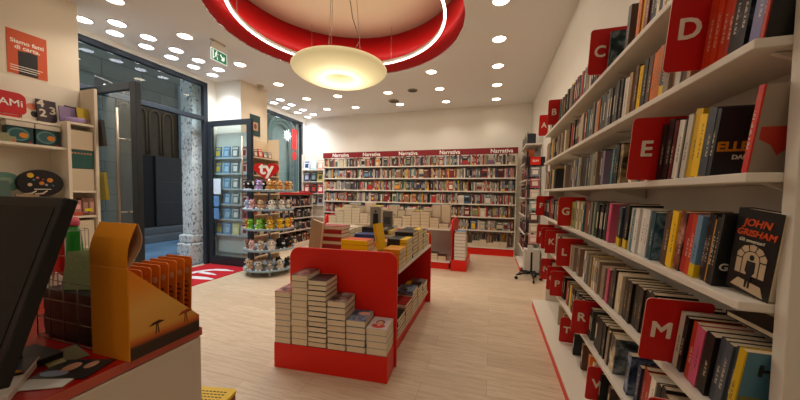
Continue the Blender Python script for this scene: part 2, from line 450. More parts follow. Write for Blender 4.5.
# paper notices stuck to the second leaf
nm = mat('notice paper', (206, 222, 236), .7); nb = mat('blue notice', (92, 138, 190), .7)
MB().box(.10, .27, -.0075, -.0055, 1.33, 1.62).build('notice', nm, dr)
MB().box(.10, .22, -.0075, -.0055, 1.10, 1.30).build('notice', nb, dr)
MB().box(.10, .22, -.0075, -.0055, .86, 1.07).build('notice', nb, dr)

# ------------------------------------------------------------------ the street outside
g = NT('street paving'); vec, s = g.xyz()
c = g.ramp(g.noise(vec, 1.6, 6), [(.3, (84, 116, 148)), (.7, (118, 152, 186))]); g.l.new(c, g.b.inputs['Base Color']); g.b.inputs['Roughness'].default_value = .5  # sky reflected on wet ground is put into the blue base colour
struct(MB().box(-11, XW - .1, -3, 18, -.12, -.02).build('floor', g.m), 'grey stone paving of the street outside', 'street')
g = NT('old stone'); vec, s = g.xyz()
bk = g.node('ShaderNodeTexBrick'); bk.inputs['Scale'].default_value = 1; bk.inputs['Brick Width'].default_value = .9; bk.inputs['Row Height'].default_value = .42; bk.inputs['Mortar Size'].default_value = .012
bk.inputs['Color1'].default_value = (*lin((118, 122, 112)), 1); bk.inputs['Color2'].default_value = (*lin((98, 102, 94)), 1); bk.inputs['Mortar'].default_value = (*lin((66, 68, 68)), 1)
sw = g.node('ShaderNodeCombineXYZ'); g.l.new(s[1], sw.inputs[0]); g.l.new(s[2], sw.inputs[1]); g.l.new(sw.outputs[0], bk.inputs['Vector'])
nz = g.noise(vec, 5, 6); g.l.new(g.mix(g.math('MULTIPLY', nz, .7), bk.outputs['Color'], (*lin((70, 72, 72)), 1)), g.b.inputs['Base Color']); g.b.inputs['Roughness'].default_value = .9
STONE = g.m
b = MB()
# facade opposite with a deep portal and, further on, a blind arch
b.box(-9.8, -9.3, -3, 5.2, -.02, 8).box(-9.8, -9.3, 7.35, 10.7, -.02, 8).box(-9.8, -9.3, 5.2, 7.35, 3.9, 8).box(-9.8, -9.3, 12.6, 18, -.02, 8).box(-9.8, -9.3, 10.7, 12.6, 4.95, 8)
b.box(-9.8, -9.72, 5.2, 10.69, -.02, 5)
struct(b.build('wall_street', STONE), 'dark stone church front across the street', 'building')
struct(MB().box(-9.8, -9.6, 10.70, 12.60, -.02, 4.95).build('wall_street', mat('pale green stone', (190, 202, 190), .9, noise=.18, nscale=4)), 'pale grey-green stone of the blind arch across the street', 'building')
ar = MB()
for rr, dx in ((.95, 0), (.80, .06), (.66, .12)):
    pts = [(-9.32 - dx, 11.65 + rr * math.cos(PI * i / 16), 3.9 + rr * math.sin(PI * i / 16)) for i in range(17)]
    ar.tube([(-9.32 - dx, 11.65 + rr, -.02)] + pts + [(-9.32 - dx, 11.65 - rr, -.02)], .07, 8)
tag(ar.build('stone_arch', mat('grey green stone', (160, 172, 160), .9, noise=.2, nscale=6)), 'grey stone arch with stepped mouldings seen through the second window', 'arch')
DW = mat('old dark timber', (74, 60, 42), .7, noise=.35, nscale=9)
t = thing('portal_door', 'old dark timber portal panels with pointed tops across the street', 'door', (-9.36, 6.0, 0))
b = MB(); b.box(-.05, 0, -.72, 1.0, 2.38, 3.88); b.build('panel_board', DW, t)
for k in range(4):
    y = -.55 + k * .36; p = MB()
    p.tube([(.02, y - .14, 2.42), (.02, y - .14, 3.5)] + [(.02, y - .14 * math.cos(PI * i / 8), 3.5 + .17 * math.sin(PI * i / 8)) for i in range(1, 8)] + [(.02, y + .14, 3.5), (.02, y + .14, 2.42)], .025, 6)
    p.build('moulding', mat('timber moulding', (96, 80, 56), .65), t)
t = thing('doorway_shutter', 'black two-leaf shutter closing the doorway across the street', 'shutter', (-9.2, 5.2, 0))
SH = mat('black painted steel', (38, 36, 36), .5); SH2 = mat('dark recess steel', (16, 15, 15), .7)
MB().box(-.06, 0, .0, .82, .34, 2.36).build('leaf', SH2, t)
o = MB().box(-.06, .05, .84, 2.1, .34, 2.36).build('leaf', SH, t, bevel=.01)
for z in (1.62, 1.02): MB().box(.05, .058, .95, 2.0, z, z + .02).build('rib', mat('shutter rib', (62, 60, 60), .5), o)
stp = mat('worn step stone', (92, 98, 104), .7, noise=.2, nscale=5)
for k, (x, z) in enumerate(((-8.55, .16), (-8.9, .33))):
    tag(MB().box(-9.3, x, 2.5, 10.5, -.02 if k == 0 else .16, z).build('stone_step', stp, bevel=.02),
        ('lower', 'upper')[k] + ' worn stone step below the dark doorway across the street', 'step', 'church steps')
# travertine pilaster just outside the entrance
g = NT('pitted travertine'); vec, s = g.xyz()
vo = g.noise(g.mapv(vec, (1, 1, .7)), 26, 4)
g.l.new(g.ramp(vo, [(.33, (70, 76, 80)), (.42, (176, 184, 186)), (.7, (206, 212, 212))]), g.b.inputs['Base Color']); g.b.inputs['Roughness'].default_value = .85
t = thing('stone_pilaster', 'pale pitted travertine pilaster with a wide base outside the entrance', 'pilaster', (-5.47, 4.27, 0))
MB().box(-.16, .13, -.10, .14, .56, 3.6).build('shaft', g.m, t, bevel=.01)
MB().box(-.2, .15, -.2, .15, -.02, .40).box(-.19, .14, -.165, .145, .40, .56).build('base', g.m, t, bevel=.03)
# wall-mounted rain pipe / iron grille further along
t = thing('iron_grille', 'dark iron window grille on the stone wall across the street', 'grille', (-9.28, 7.0, 3.2))
for k in range(5): MB().tube([(.03, .38 + .09 * k, -.85), (.03, .38 + .09 * k, .75)], .014, 6).build('bar', BLACK, t)
b = MB()
for k in range(9): b.tube([(.03, .34, -.75 + k * .17), (.03, .78, -.75 + k * .17)], .011, 6)
b.build('cross_bars', BLACK, t)
tag(MB().box(-9.31, -9.18, 6.82, 7.3, -.02, 4.6).build('stone_pier', mat('pale blue stone', (128, 148, 160), .85, noise=.2, nscale=10), bevel=.01), 'pale stone pier beside the black shutter across the street', 'pier')

# ------------------------------------------------------------------ ceiling fittings
HOT = mat('lamp glass warm', (255, 246, 230), .5, emit=(255, 236, 206), es=9)
COLD = mat('lamp glass daylight', (255, 255, 255), .5, emit=(236, 244, 255), es=9)
RIM = mat('lamp rim', (235, 232, 226), .5)
def spotlight(x, y, cold, e):
    L = bpy.data.lights.new('spot', 'SPOT'); L.energy = e; L.spot_size = math.radians(128); L.spot_blend = .7; L.shadow_soft_size = .07
    L.color = (.86, .94, 1.0) if cold else (1.0, .88, .745)
    o = bpy.data.objects.new('downlight_beam', L); COL.objects.link(o); o.location = (x, y, ZC - .03)
_dl = {}
def downlight(x, y, cold, label, group):
    t = thing('downlight', label, 'ceiling light', (x, y, ZC), 0, group)
    if 'r' not in _dl:
        _dl['r'] = MB().lathe([(.084, -.002), (.10, -.002), (.10, -.010), (.084, -.012)], (0, 0, 0), 24, closed=True).mesh('rim', RIM)
        for c in (0, 1): _dl[c] = MB().lathe([(0, -.006), (.084, -.006), (.084, -.001), (0, -.001)], (0, 0, 0), 24).mesh('lamp_glass', COLD if c else HOT)
    link('rim', _dl['r'], t); link('lamp_glass', _dl[cold], t)
    return t
EC, EH = 25, 24
def lights(pts, cold, fmt, group, e):
    for i, (x, y) in enumerate(pts):
        downlight(x, y, cold, fmt % ORD[i + 1], group); spotlight(x, y, cold, e)
lights([(-4.49, y) for y in (2.56, 2.91, 3.28, 3.63, 3.99)], 1, 'round daylight downlight, %s from the front in the inner row over the entrance', 'downlights over the entrance', EC)
lights([(-4.80, y) for y in (2.39, 2.71, 3.08, 3.43, 3.79, 4.14)], 1, 'round daylight downlight, %s from the front in the outer row over the entrance', 'downlights over the entrance', EC)
lights([(-4.59, y) for y in (5.65, 6.05, 6.49, 6.94)], 1, 'round daylight downlight, %s from the front in the inner row at the second window', 'downlights at the second window', EC)
lights([(-4.89, y) for y in (5.81, 6.23, 6.69, 7.14)], 1, 'round daylight downlight, %s from the front in the outer row at the second window', 'downlights at the second window', EC)
lights([(-3.97, y) for y in (2.24, 3.02, 3.93, 4.84, 5.75, 6.6)], 0, 'round warm downlight, %s from the front in the row left of the red recess', 'warm downlights', EH)
lights([(-3.205, y) for y in (5.76, 6.64)], 0, 'round warm downlight, %s from the front in the row left of the pendant lamp', 'warm downlights', EH)
lights([(-2.09, y) for y in (5.84, 6.67)], 0, 'round warm downlight, %s from the front in the row behind the pendant lamp', 'warm downlights', EH)
lights([(-1.03, y) for y in (5.04, 5.89, 6.73)], 0, 'round warm downlight, %s from the front in the row just right of the recess', 'warm downlights', EH)
EH = 15
lights([(.045, y) for y in (3.404, 4.225, 5.09, 5.955, 6.834)], 0, 'round warm downlight, %s from the front in the row above the lettered bookcase', 'warm downlights', EH)
# the same row goes on over the camera
for x, y in ((.045, 1.75), (.045, .0), (-1.03, .3), (-2.1, .5), (-3.2, .5), (-1.03, -.9), (-2.1, -.9)): spotlight(x, y, 0, 13)

def duct(name, label, x, y, r):
    t = thing(name, label, 'ceiling vent', (x, y, ZC))
    MB().lathe([(r * .8, 0), (r, 0), (r, -.012), (r * .8, -.018)], (0, 0, 0), 24, closed=True).build('rim', mat('vent grey', (150, 142, 132), .6), t)
    MB().lathe([(0, -.004), (r * .8, -.004), (r * .8, 0), (0, 0)], (0, 0, 0), 24).build('grille', mat('vent dark', (96, 88, 80), .7), t)
duct('ceiling_speaker', 'round grey ceiling speaker set flush behind the pendant lamp', -1.57, 5.85, .10)
duct('air_vent', 'round grey air vent in the ceiling nearer the back wall', -2.155, 6.41, .12)
t = thing('dome_camera', 'small beige dome camera on the ceiling by the cream pier', 'camera', (-4.38, 4.82, ZC))
MB().lathe([(0, 0), (.06, 0), (.06, -.03), (0, -.03)], n=20).build('base', mat('beige plastic', (196, 178, 150), .6), t)
MB().ball((0, 0, -.035), .05, 14, 8).build('dome', mat('beige dome', (186, 168, 142), .4), t)

# hanging exit sign (panel parallel to the shop front)
t = thing('exit_sign', 'green and white running-man exit sign hanging from the ceiling', 'exit sign', (-3.69, 3.19, ZC), .0)
EXG = mat('sign green', (10, 104, 74), .5, emit=(10, 120, 84), es=.25); EXW = mat('sign white', (225, 240, 232), .5, emit=(225, 245, 235), es=.35)
b = MB(); b.prism([(-.03, -.03, 0), (.03, -.03, 0), (.03, .30, 0), (-.03, .30, 0)], (0, 0, -.02))
b.prism([(0, -.06, -.16), (0, .33, -.16), (0, .31, -.07), (0, .24, -.02), (0, .03, -.02), (0, -.04, -.07)], (.025, 0, 0)); b.build('bracket', mat('sign bracket', (170, 156, 138), .5), t)
p = MB().box(.005, .02, -.06, .33, -.385, -.165).build('panel', EXW, t)
MB().box(.0205, .0225, -.045, .315, -.372, -.178).build('green_field', EXG, p)
pic = MB()
X = .024
def q(y0, y1, z0, z1): pic.box(X - .001, X, y0, y1, z0, z1)
def bar(p0, p1, w=.016):
    d = Vector((0, p1[0] - p0[0], p1[1] - p0[1])).normalized(); nrm = Vector((0, -d.z, d.y)) * w / 2
    a = Vector((X - .001, *p0)); c = Vector((X - .001, *p1)); pic.prism([a + nrm, a - nrm, c - nrm, c + nrm], (.001, 0, 0))
q(-.025, .005, -.36, -.19); 
pic.prism([(X - .001, .075 + .017 * math.cos(i * PI / 6), -.207 + .017 * math.sin(i * PI / 6)) for i in range(12)], (.001, 0, 0))
bar((.07, -.225), (.055, -.285), .026); bar((.06, -.23), (.03, -.262)); bar((.07, -.235), (.112, -.25)); bar((.06, -.28), (.095, -.315)); bar((.095, -.315), (.085, -.355)); bar((.05, -.28), (.03, -.32)); bar((.03, -.32), (-.004, -.332))
bar((.16, -.225), (.25, -.315), .03); bar((.25, -.315), (.25, -.245), .03); bar((.25, -.315), (.185, -.315), .03)
pic.build('pictogram', EXW, p)
for ch in [t.children[0], p] + list(p.children):
    ch.data.transform(Matrix.Diagonal((.66, .66, .72, 1)))
for ch in (t,): pass

# LED ring in the recess on thin wires
t = thing('ring_light', 'large white glowing ring lamp hung inside the red ceiling recess', 'ring lamp', (*RC, 3.53))
RG = mat('ring body', (150, 136, 120), .5); RE = mat('ring diffuser', (255, 255, 255), .5, emit=(255, 250, 238), es=4.5)
MB().lathe([(1.270, .0), (1.295, .0), (1.295, .05), (1.270, .05)], n=96, closed=True).build('body', RG, t)
MB().lathe([(1.268, -.010), (1.297, -.010), (1.297, 0), (1.268, 0)], n=96, closed=True).build('diffuser', RE, t)
for k in range(6):
    a = math.radians(20 + 60 * k); x, y = 1.28 * math.cos(a), 1.28 * math.sin(a)
    MB().tube([(x, y, .05), (x, y, RZT - 3.535)], .0035, 6).build('wire', WIRE, t)
for k in range(20):
    a = 2 * PI * k / 20
    L = bpy.data.lights.new('ring', 'POINT'); L.energy = 1.7; L.color = (1, .93, .82); L.shadow_soft_size = .03
    o = bpy.data.objects.new('ring_glow', L); COL.objects.link(o); o.location = (RC[0] + 1.10 * math.cos(a), RC[1] + 1.10 * math.sin(a), 3.50)

# pendant lamp: a flattened cream torus
t = thing('pendant_lamp', 'large glowing cream pebble-shaped pendant lamp with a hole in its middle', 'pendant lamp', (-1.86, 3.40, 2.855))
g = NT('lit opal shell'); vec, s = g.xyz()
r = g.math('SQRT', g.math('ADD', g.math('MULTIPLY', s[0], s[0]), g.math('MULTIPLY', s[1], s[1])))
g.l.new(g.ramp(r, [(.0, (120, 104, 76)), (.172, (150, 132, 96)), (.205, (250, 236, 186)), (.30, (240, 222, 168)), (.43, (200, 182, 132)), (.59, (168, 150, 104))]), g.b.inputs['Emission Color'])
g.b.inputs['Base Color'].default_value = (*lin((190, 176, 146)), 1); g.b.inputs['Roughness'].default_value = .5; g.b.inputs['Emission Strength'].default_value = .95
prof = [(.165, .06), (.17, -.02), (.2, -.05), (.27, -.065), (.36, -.055), (.45, -.025), (.53, .015), (.575, .05), (.588, .078), (.57, .105), (.50, .128), (.38, .142), (.26, .14), (.19, .12)]
MB().lathe(prof, n=64, closed=True).build('shade', g.m, t)
for a in (0, 120, 240):
    a = math.radians(a + 35); x, y = .27 * math.cos(a), .27 * math.sin(a)
    MB().tube([(x, y, .10), (x * .7, y * .7, RZT - 2.9)], .003, 6).build('wire', WIRE, t)
MB().tube([(.05, .1, RZT - 2.9), (.12, .1, .75), (.26, .02, .42), (.25, -.06, .30), (.14, -.1, .16), (.16, -.1, .08)], .006, 6).build('cable', mat('clear cable', (120, 104, 88), .5), t)
L = bpy.data.lights.new('pendant', 'POINT'); L.energy = 22; L.color = (1, .86, .62); L.shadow_soft_size = .3
o = bpy.data.objects.new('pendant_glow', L); COL.objects.link(o); o.location = (-1.86, 3.40, 2.58)

# ------------------------------------------------------------------ sky over the street, view settings
w = bpy.data.worlds.new('World'); SC.world = w; w.use_nodes = True
bg = w.node_tree.nodes['Background']; bg.inputs[0].default_value = (.74, .82, .88, 1); bg.inputs[1].default_value = .9
SC.view_settings.view_transform = 'Standard'; SC.view_settings.look = 'None'; SC.view_settings.gamma = 1
SC.view_settings.use_curve_mapping = False; SC.view_settings.exposure = .12

# ================================================================== furniture and stock
REST = MB()                                   # the far books that are too many to count one by one
def rest_box(x0, x1, y0, y1, z0, z1, c): REST.box(x0, x1, y0, y1, z0, z1, 0, None, lin(c))
SPINES = [(222, 214, 200)] * 5 + [(206, 192, 164)] * 3 + [(32, 32, 34)] * 4 + [(182, 34, 30)] * 3 + [(120, 30, 30)] * 2 + [(60, 66, 76), (36, 52, 96), (58, 104, 140), (96, 138, 168), (224, 184, 40), (208, 110, 40),
    (226, 150, 60), (60, 96, 74), (128, 140, 96), (150, 110, 76), (96, 66, 50), (196, 128, 120), (126, 84, 120), (160, 156, 148), (110, 106, 102), (74, 128, 126)]
DARKS = [(26, 27, 30)] * 5 + [(40, 44, 54), (30, 40, 70), (70, 50, 44), (206, 200, 186), (190, 90, 40), (44, 60, 84), (90, 30, 30), (150, 140, 126)]
def rest_row(kind, a0, a1, front, z, depth, hmin, hmax, seed, face=0.0, pal=None):
    """a row of upright books: kind 'y' = spines facing -Y at y=front running along x, 'x' = spines facing +X, 'w' = spines facing -X"""
    r = random.Random(seed); p = a0
    while p < a1 - .012:
        if r.random() < face: w = r.uniform(.10, .14); h = r.uniform(.19, .215); d = .03
        else: w = r.uniform(.014, .040); h = r.uniform(hmin, hmax); d = depth
        if p + w > a1: break
        c = r.choice(pal or SPINES); k = r.uniform(.68, 1.0); c = tuple(min(255, v * k) for v in c); o = r.uniform(0, .012)
        def put(u0, u1, f0, f1, z0, z1, cc):
            if kind == 'y': rest_box(u0, u1, front + f0, front + f1, z0, z1, cc)
            elif kind == 'x': rest_box(front - f1, front - f0, u0, u1, z0, z1, cc)
            else: rest_box(front + f0, front + f1, u0, u1, z0, z1, cc)
        put(p, p + w - .0012, o, o + d, z, z + h, c)
        if w > .1:
            c2 = r.choice(pal or SPINES); e = r.uniform(0, .03); put(p + e, p + w - e, o - .001, o, z + r.uniform(0, .05), z + r.uniform(.09, .15), c2); put(p + .02, p + w - .02, o - .001, o, z + h - .04, z + h - .022, (230, 220, 200))
        else:
            if r.random() < .55:
                c2 = (230, 222, 205) if sum(c) < 380 else (70, 60, 56); put(p + w * .3, p + w * .62, o - .0006, o, z + r.uniform(.05, .08), z + h * r.uniform(.6, .85), c2)
            if r.random() < .25: put(p, p + w - .0012, o - .0008, o, z + .004, z + r.uniform(.03, .05), r.choice([(226, 190, 30), (230, 222, 205), (190, 30, 30)]))
        p += w

# ---------------------------------------------------------------- right-hand bookcase
XF = .60
t = thing('bookcase', 'long white wall bookcase holding seven rows of books with red letter dividers', 'bookcase', (.72, 2.45, 0))
def wbox(x0, x1, y0, y1, z0, z1, o=(.72, 2.45, 0)): return MB().box(x0 - o[0], x1 - o[0], y0 - o[1], y1 - o[1], z0 - o[2], z1 - o[2])
ROWZ = [2.113, 1.785, 1.461, 1.138, .800, .470]
for z in ROWZ:
    wbox(XF, .822, .955, 3.985, z - .024, z).build('shelf', WHITE, t, bevel=.003)
wbox(.824, .836, .955, 3.985, 0, 2.43).build('back_panel', WHITE, t)
wbox(.667, .836, .918, .952, 0, 2.75).build('side_panel', WHITE, t, bevel=.002)
wbox(.667, .836, 3.99, 4.02, 0, 2.36).build('side_panel', WHITE, t, bevel=.002)
wbox(.513, .822, .955, 3.985, .072, .095).build('base_ledge', WHITE, t, bevel=.003)
wbox(.517, .545, .955, 3.985, .001, .071).build('kick_board', RED, t)
for z in ROWZ:
    for y in (.99, 1.98, 2.97, 3.95):
        MB().prism([(.82 - .72, y - 2.45, z - .026), (.66 - .72, y - 2.45, z - .026), (.70 - .72, y - 2.45, z - .045), (.82 - .72, y - 2.45, z - .075)], (0, .012, 0)).build('bracket', WHITE, t)
ROWS = [
 (1, 2.113, [('A', 3.988), ('B', 3.382), ('C', 2.043)],
  [(3.711,0.138,'white',0.210),(3.637,0.073,'black',0.205),(3.582,0.054,'grey',0.215),(3.508,0.073,'navy',0.205),(3.442,0.065,'cream',0.220),(3.379,0.062,'brick',0.215),(3.313,0.064,'black',0.220),(3.242,0.070,'teal',0.215),(3.182,0.059,'tan',0.215),(3.120,0.060,'maroon',0.210),(3.038,0.081,'black',0.195),(2.950,0.087,'black',0.220),(2.880,0.068,'tan',0.210),(2.804,0.074,'yellow',0.220),(2.736,0.067,'red',0.200),(2.663,0.072,'magenta',0.215),(2.580,0.082,'teal',0.195),(2.503,0.076,'red',0.200),(2.430,0.071,'grey',0.195),(2.362,0.067,'tan',0.205),(2.299,0.063,'black',0.210),(2.219,0.078,'navy',0.220),(2.191,0.027,'brick',0.200),(2.014,0.022,'tealphoto',0.210),(1.763,0.034,'greycloth',0.210),(1.647,0.039,'orange',0.205),(1.610,0.037,'yellow',0.210),(1.574,0.035,'brick',0.200),(1.540,0.033,'black',0.195),(1.500,0.039,'black',0.215),(1.477,0.022,'cream',0.200),(1.455,0.021,'black',0.210),(1.433,0.020,'white',0.205),(1.413,0.019,'yellow',0.200),(1.386,0.025,'grey',0.220),(1.361,0.024,'black',0.220),(1.325,0.035,'tan',0.210),(1.286,0.038,'black',0.200),(1.244,0.040,'red',0.220),(1.201,0.042,'black',0.220),(1.170,0.030,'cream',0.195)]),
 (2, 1.785, [('D', 1.195)],
  [(3.853,0.168,'red',0.200),(3.669,0.183,'sage',0.210),(3.524,0.144,'yellow',0.210),(3.352,0.171,'black',0.210),(3.214,0.137,'taupe',0.200),(3.068,0.145,'taupe',0.200),(2.935,0.131,'cream',0.195),(2.831,0.103,'yellow',0.220),(2.735,0.095,'red',0.195),(2.645,0.088,'black',0.200),(2.458,0.185,'orangelabel',0.220),(2.387,0.070,'brick',0.200),(2.320,0.066,'grey',0.200),(2.257,0.062,'grey',0.220),(2.179,0.077,'brick',0.200),(2.124,0.054,'orange',0.205),(2.055,0.068,'darkgrey',0.205),(1.991,0.063,'grey',0.200),(1.932,0.058,'darkgrey',0.210),(1.876,0.055,'darkgrey',0.215),(1.823,0.051,'darkgrey',0.215),(1.751,0.071,'white',0.200),(1.706,0.044,'tan',0.200),(1.674,0.031,'brown',0.215),(1.634,0.039,'yellow',0.200),(1.586,0.046,'black',0.210),(1.550,0.035,'brown',0.205),(1.520,0.029,'orange',0.205),(1.492,0.027,'orange',0.205),(1.461,0.030,'orange',0.205),(1.382,0.077,'slateyellow',0.200),(1.350,0.031,'tan',0.200),(1.307,0.041,'white',0.205),(1.273,0.033,'brown',0.195),(1.252,0.020,'tan',0.205),(1.143,0.025,'redorange',0.205),(1.119,0.024,'redorange',0.205),(1.095,0.022,'redorange',0.205),(1.066,0.028,'black',0.210),(1.012,0.052,'blackart',0.195),(0.980,0.032,'lilac',0.210),(0.954,0.024,'redcover',0.215)]),
 (3, 1.461, [('E', 1.436)],
  [(3.791,0.201,'brown',0.215),(3.610,0.180,'tan',0.205),(3.446,0.163,'yellow',0.195),(3.394,0.050,'titleblack',0.205),(2.868,0.167,'taupe',0.205),(2.750,0.117,'greyblue',0.220),(2.628,0.121,'blue',0.205),(2.557,0.070,'yellow',0.210),(2.477,0.078,'taupe',0.215),(2.391,0.085,'black',0.205),(2.300,0.090,'grey',0.200),(2.216,0.083,'sage',0.210),(2.120,0.095,'taupe',0.210),(2.067,0.052,'black',0.215),(1.938,0.127,'lilacphoto',0.200),(1.881,0.057,'teal',0.195),(1.813,0.066,'black',0.205),(1.716,0.096,'goldphoto',0.195),(1.651,0.064,'greyteal',0.215),(1.591,0.059,'white',0.205),(1.545,0.045,'brick',0.220),(1.501,0.042,'cream',0.210),(1.480,0.020,'black',0.195),(1.397,0.039,'black',0.210),(1.359,0.037,'black',0.220),(1.339,0.018,'maroon',0.210),(1.308,0.030,'white',0.205),(1.282,0.026,'black',0.210),(1.256,0.024,'white',0.210),(1.219,0.036,'yellow',0.220),(1.184,0.034,'yellow',0.195),(1.142,0.040,'slate',0.205),(1.125,0.016,'slatecover',0.195),(0.992,0.016,'redtan',0.215)]),
 (4, 1.138, [('F', 4.013), ('G', 2.734)],
  [(3.668,0.158,'black',0.200),(3.528,0.139,'red',0.210),(3.415,0.112,'black',0.200),(3.289,0.124,'teal',0.195),(3.196,0.092,'orange',0.205),(3.107,0.087,'brick',0.200),(3.024,0.082,'cream',0.220),(2.946,0.077,'navy',0.210),(2.854,0.091,'grey',0.205),(2.822,0.030,'white',0.210),(2.581,0.088,'lime',0.205),(2.485,0.095,'cream',0.210),(2.396,0.088,'creamyellow',0.205),(2.313,0.081,'brick',0.220),(2.236,0.075,'brown',0.210),(2.136,0.099,'blackyellow',0.195),(2.063,0.072,'black',0.210),(2.003,0.059,'black',0.215),(1.939,0.063,'black',0.220),(1.810,0.128,'pink',0.220),(1.734,0.075,'slateyellow',0.205),(1.682,0.051,'blackyellow',0.220),(1.628,0.053,'whitespeck',0.205),(1.577,0.049,'whitespeck',0.205),(1.530,0.046,'whitespeck',0.205),(1.482,0.047,'whitespeck',0.205),(1.449,0.032,'tealcover',0.200),(1.343,0.041,'brown',0.205),(1.307,0.035,'yellow',0.210),(1.267,0.038,'brickphoto',0.210),(1.233,0.033,'red',0.205),(1.206,0.026,'redorange',0.205),(1.181,0.024,'blueyellow',0.205),(1.173,0.006,'cream',0.205),(1.159,0.013,'blackred',0.215),(1.145,0.013,'black',0.210),(1.124,0.019,'amber',0.195),(1.107,0.016,'black',0.205),(1.093,0.012,'gecover',0.215)]),
 (5, 0.800, [('H', 3.895), ('I', 3.553), ('K', 3.293), ('L', 2.736), ('M', 1.266)],
  [(3.691,0.102,'black',0.205),(3.605,0.085,'grey',0.205),(3.489,0.115,'cream',0.200),(3.402,0.086,'black',0.220),(3.329,0.071,'navy',0.195),(3.231,0.097,'tan',0.215),(3.139,0.091,'brown',0.200),(3.031,0.107,'black',0.215),(2.931,0.099,'cream',0.215),(2.819,0.110,'brick',0.205),(2.788,0.030,'black',0.210),(2.505,0.146,'taupe',0.200),(2.374,0.130,'taupe',0.215),(2.314,0.059,'red',0.195),(2.257,0.056,'blue',0.195),(2.193,0.063,'green',0.210),(2.103,0.088,'yellow',0.210),(2.004,0.098,'taupe',0.210),(1.922,0.081,'taupe',0.195),(1.869,0.052,'pink',0.200),(1.779,0.089,'blackgold',0.205),(1.704,0.074,'cream',0.210),(1.657,0.045,'blackgold',0.205),(1.608,0.048,'blackgold',0.205),(1.562,0.045,'blackgold',0.205),(1.524,0.037,'blackgold',0.205),(1.483,0.040,'blackgold',0.205),(1.445,0.037,'black',0.210),(1.409,0.035,'black',0.200),(1.374,0.033,'black',0.195),(1.339,0.035,'yellow',0.215),(1.308,0.029,'white',0.195),(1.279,0.028,'black',0.220),(1.249,0.029,'white',0.210),(1.227,0.020,'black',0.205),(1.177,0.025,'redorange',0.205),(1.137,0.038,'pink',0.200),(1.096,0.040,'blackdot',0.200),(1.068,0.026,'slate',0.205),(1.042,0.025,'slate',0.205),(1.018,0.023,'slate',0.205),(0.996,0.020,'hencover',0.215),(0.922,0.023,'slate',0.205),(0.899,0.021,'slate',0.205),(0.869,0.029,'slate',0.205)]),
 (6, 0.470, [('N', 3.515), ('O', 3.145), ('P', 2.963), ('R', 2.2), ('', 1.225)],
  [(3.429,0.113,'black',0.200),(3.322,0.105,'cream',0.210),(3.222,0.099,'brown',0.205),(3.128,0.093,'black',0.200),(3.040,0.087,'navy',0.195),(2.945,0.094,'tan',0.220),(2.913,0.030,'black',0.210),(2.716,0.104,'redorange',0.205),(2.635,0.081,'yellow',0.200),(2.529,0.105,'black',0.210),(2.418,0.110,'greygreen',0.210),(2.329,0.087,'black',0.220),(2.236,0.092,'blackred',0.200),(2.160,0.074,'black',0.210),(2.139,0.020,'greygreen',0.210),(1.998,0.081,'black',0.210),(1.915,0.082,'black',0.215),(1.824,0.090,'brown',0.215),(1.633,0.190,'creamphoto',0.205),(1.538,0.094,'bluephoto',0.210),(1.481,0.056,'navy',0.205),(1.446,0.034,'red',0.205),(1.404,0.040,'white',0.210),(1.350,0.053,'black',0.210),(1.308,0.042,'brown',0.200),(1.276,0.030,'black',0.195),(1.163,0.043,'black',0.210),(1.123,0.039,'black',0.220),(1.086,0.036,'brown',0.210),(1.051,0.033,'cream',0.200),(1.019,0.031,'navy',0.215),(0.982,0.036,'black',0.210),(0.951,0.030,'black',0.220)]),
 (7, 0.097, [('T', 2.864), ('V', 2.096)],
  [(3.260,0.030,'cream',0.205),(3.079,0.030,'tan',0.200),(2.679,0.025,'black',0.195),(2.469,0.030,'brown',0.210),(2.318,0.030,'orange',0.205),(2.206,0.030,'cream',0.210),(2.086,0.030,'black',0.220),(1.962,0.030,'brown',0.210),(1.824,0.030,'navy',0.220),(1.693,0.030,'cream',0.210)]),
]

LEAN = math.radians(11)
SHELF = {1: 'top shelf', 2: 'second shelf', 3: 'third shelf', 4: 'fourth shelf', 5: 'fifth shelf', 6: 'sixth shelf', 7: 'bottom ledge'}
FACE = {'tealphoto', 'pink', 'lilacphoto', 'goldphoto', 'tealcover', 'slatecover', 'redtan', 'redcover', 'gecover', 'hencover', 'titleblack', 'greycloth', 'creamphoto', 'bluephoto', 'blackart', 'taupe', 'cream'}
FILL = ['black', 'grey', 'cream', 'brick', 'navy', 'tan', 'brown', 'white', 'teal', 'maroon', 'darkgrey', 'black', 'taupe', 'sage']
PRIM = mat('pale divider rim', (226, 150, 136), .4)
def plate(row, z, ch, y):
    nm = 'red letter divider marked %s on the %s of the lettered bookcase' % (ch, SHELF[row]) if ch else 'red divider showing only its top edge, low on the sixth shelf near the end panel'
    w, h = .19, .245; o = rrect(w, h, .016, 4); n = len(o); th = .004
    b = MB(); vs = [(x, 0, zz) for x, zz in o] + [(x, th, zz) for x, zz in o]
    b.add(vs, [tuple(range(n))]); b.f.append(tuple(range(n, 2 * n))); b.mi.append(0); b.sm.append(False); b.col.append(None)
    for i in range(n): b.f.append((i, (i + 1) % n, n + (i + 1) % n, n + i)); b.mi.append(1); b.sm.append(False); b.col.append(None)
    ob = b.build('letter_divider', [PLATE, PRIM])
    ob.location = ((.53 if row < 7 else .60) + w / 2, y - math.sin(LEAN) * h / 2 + .016, z + (.022 if ch == 'D' else .004) + math.cos(LEAN) * h / 2); ob.rotation_euler = (LEAN, 0, 0)
    tag(ob, nm, 'divider', 'letter dividers')
    if ch: text('letter', ch, .085, T(-.04, -.0015, 0) @ TXN, LETTER, ob, bold=.0022)
HERO = {}
CNT = {}
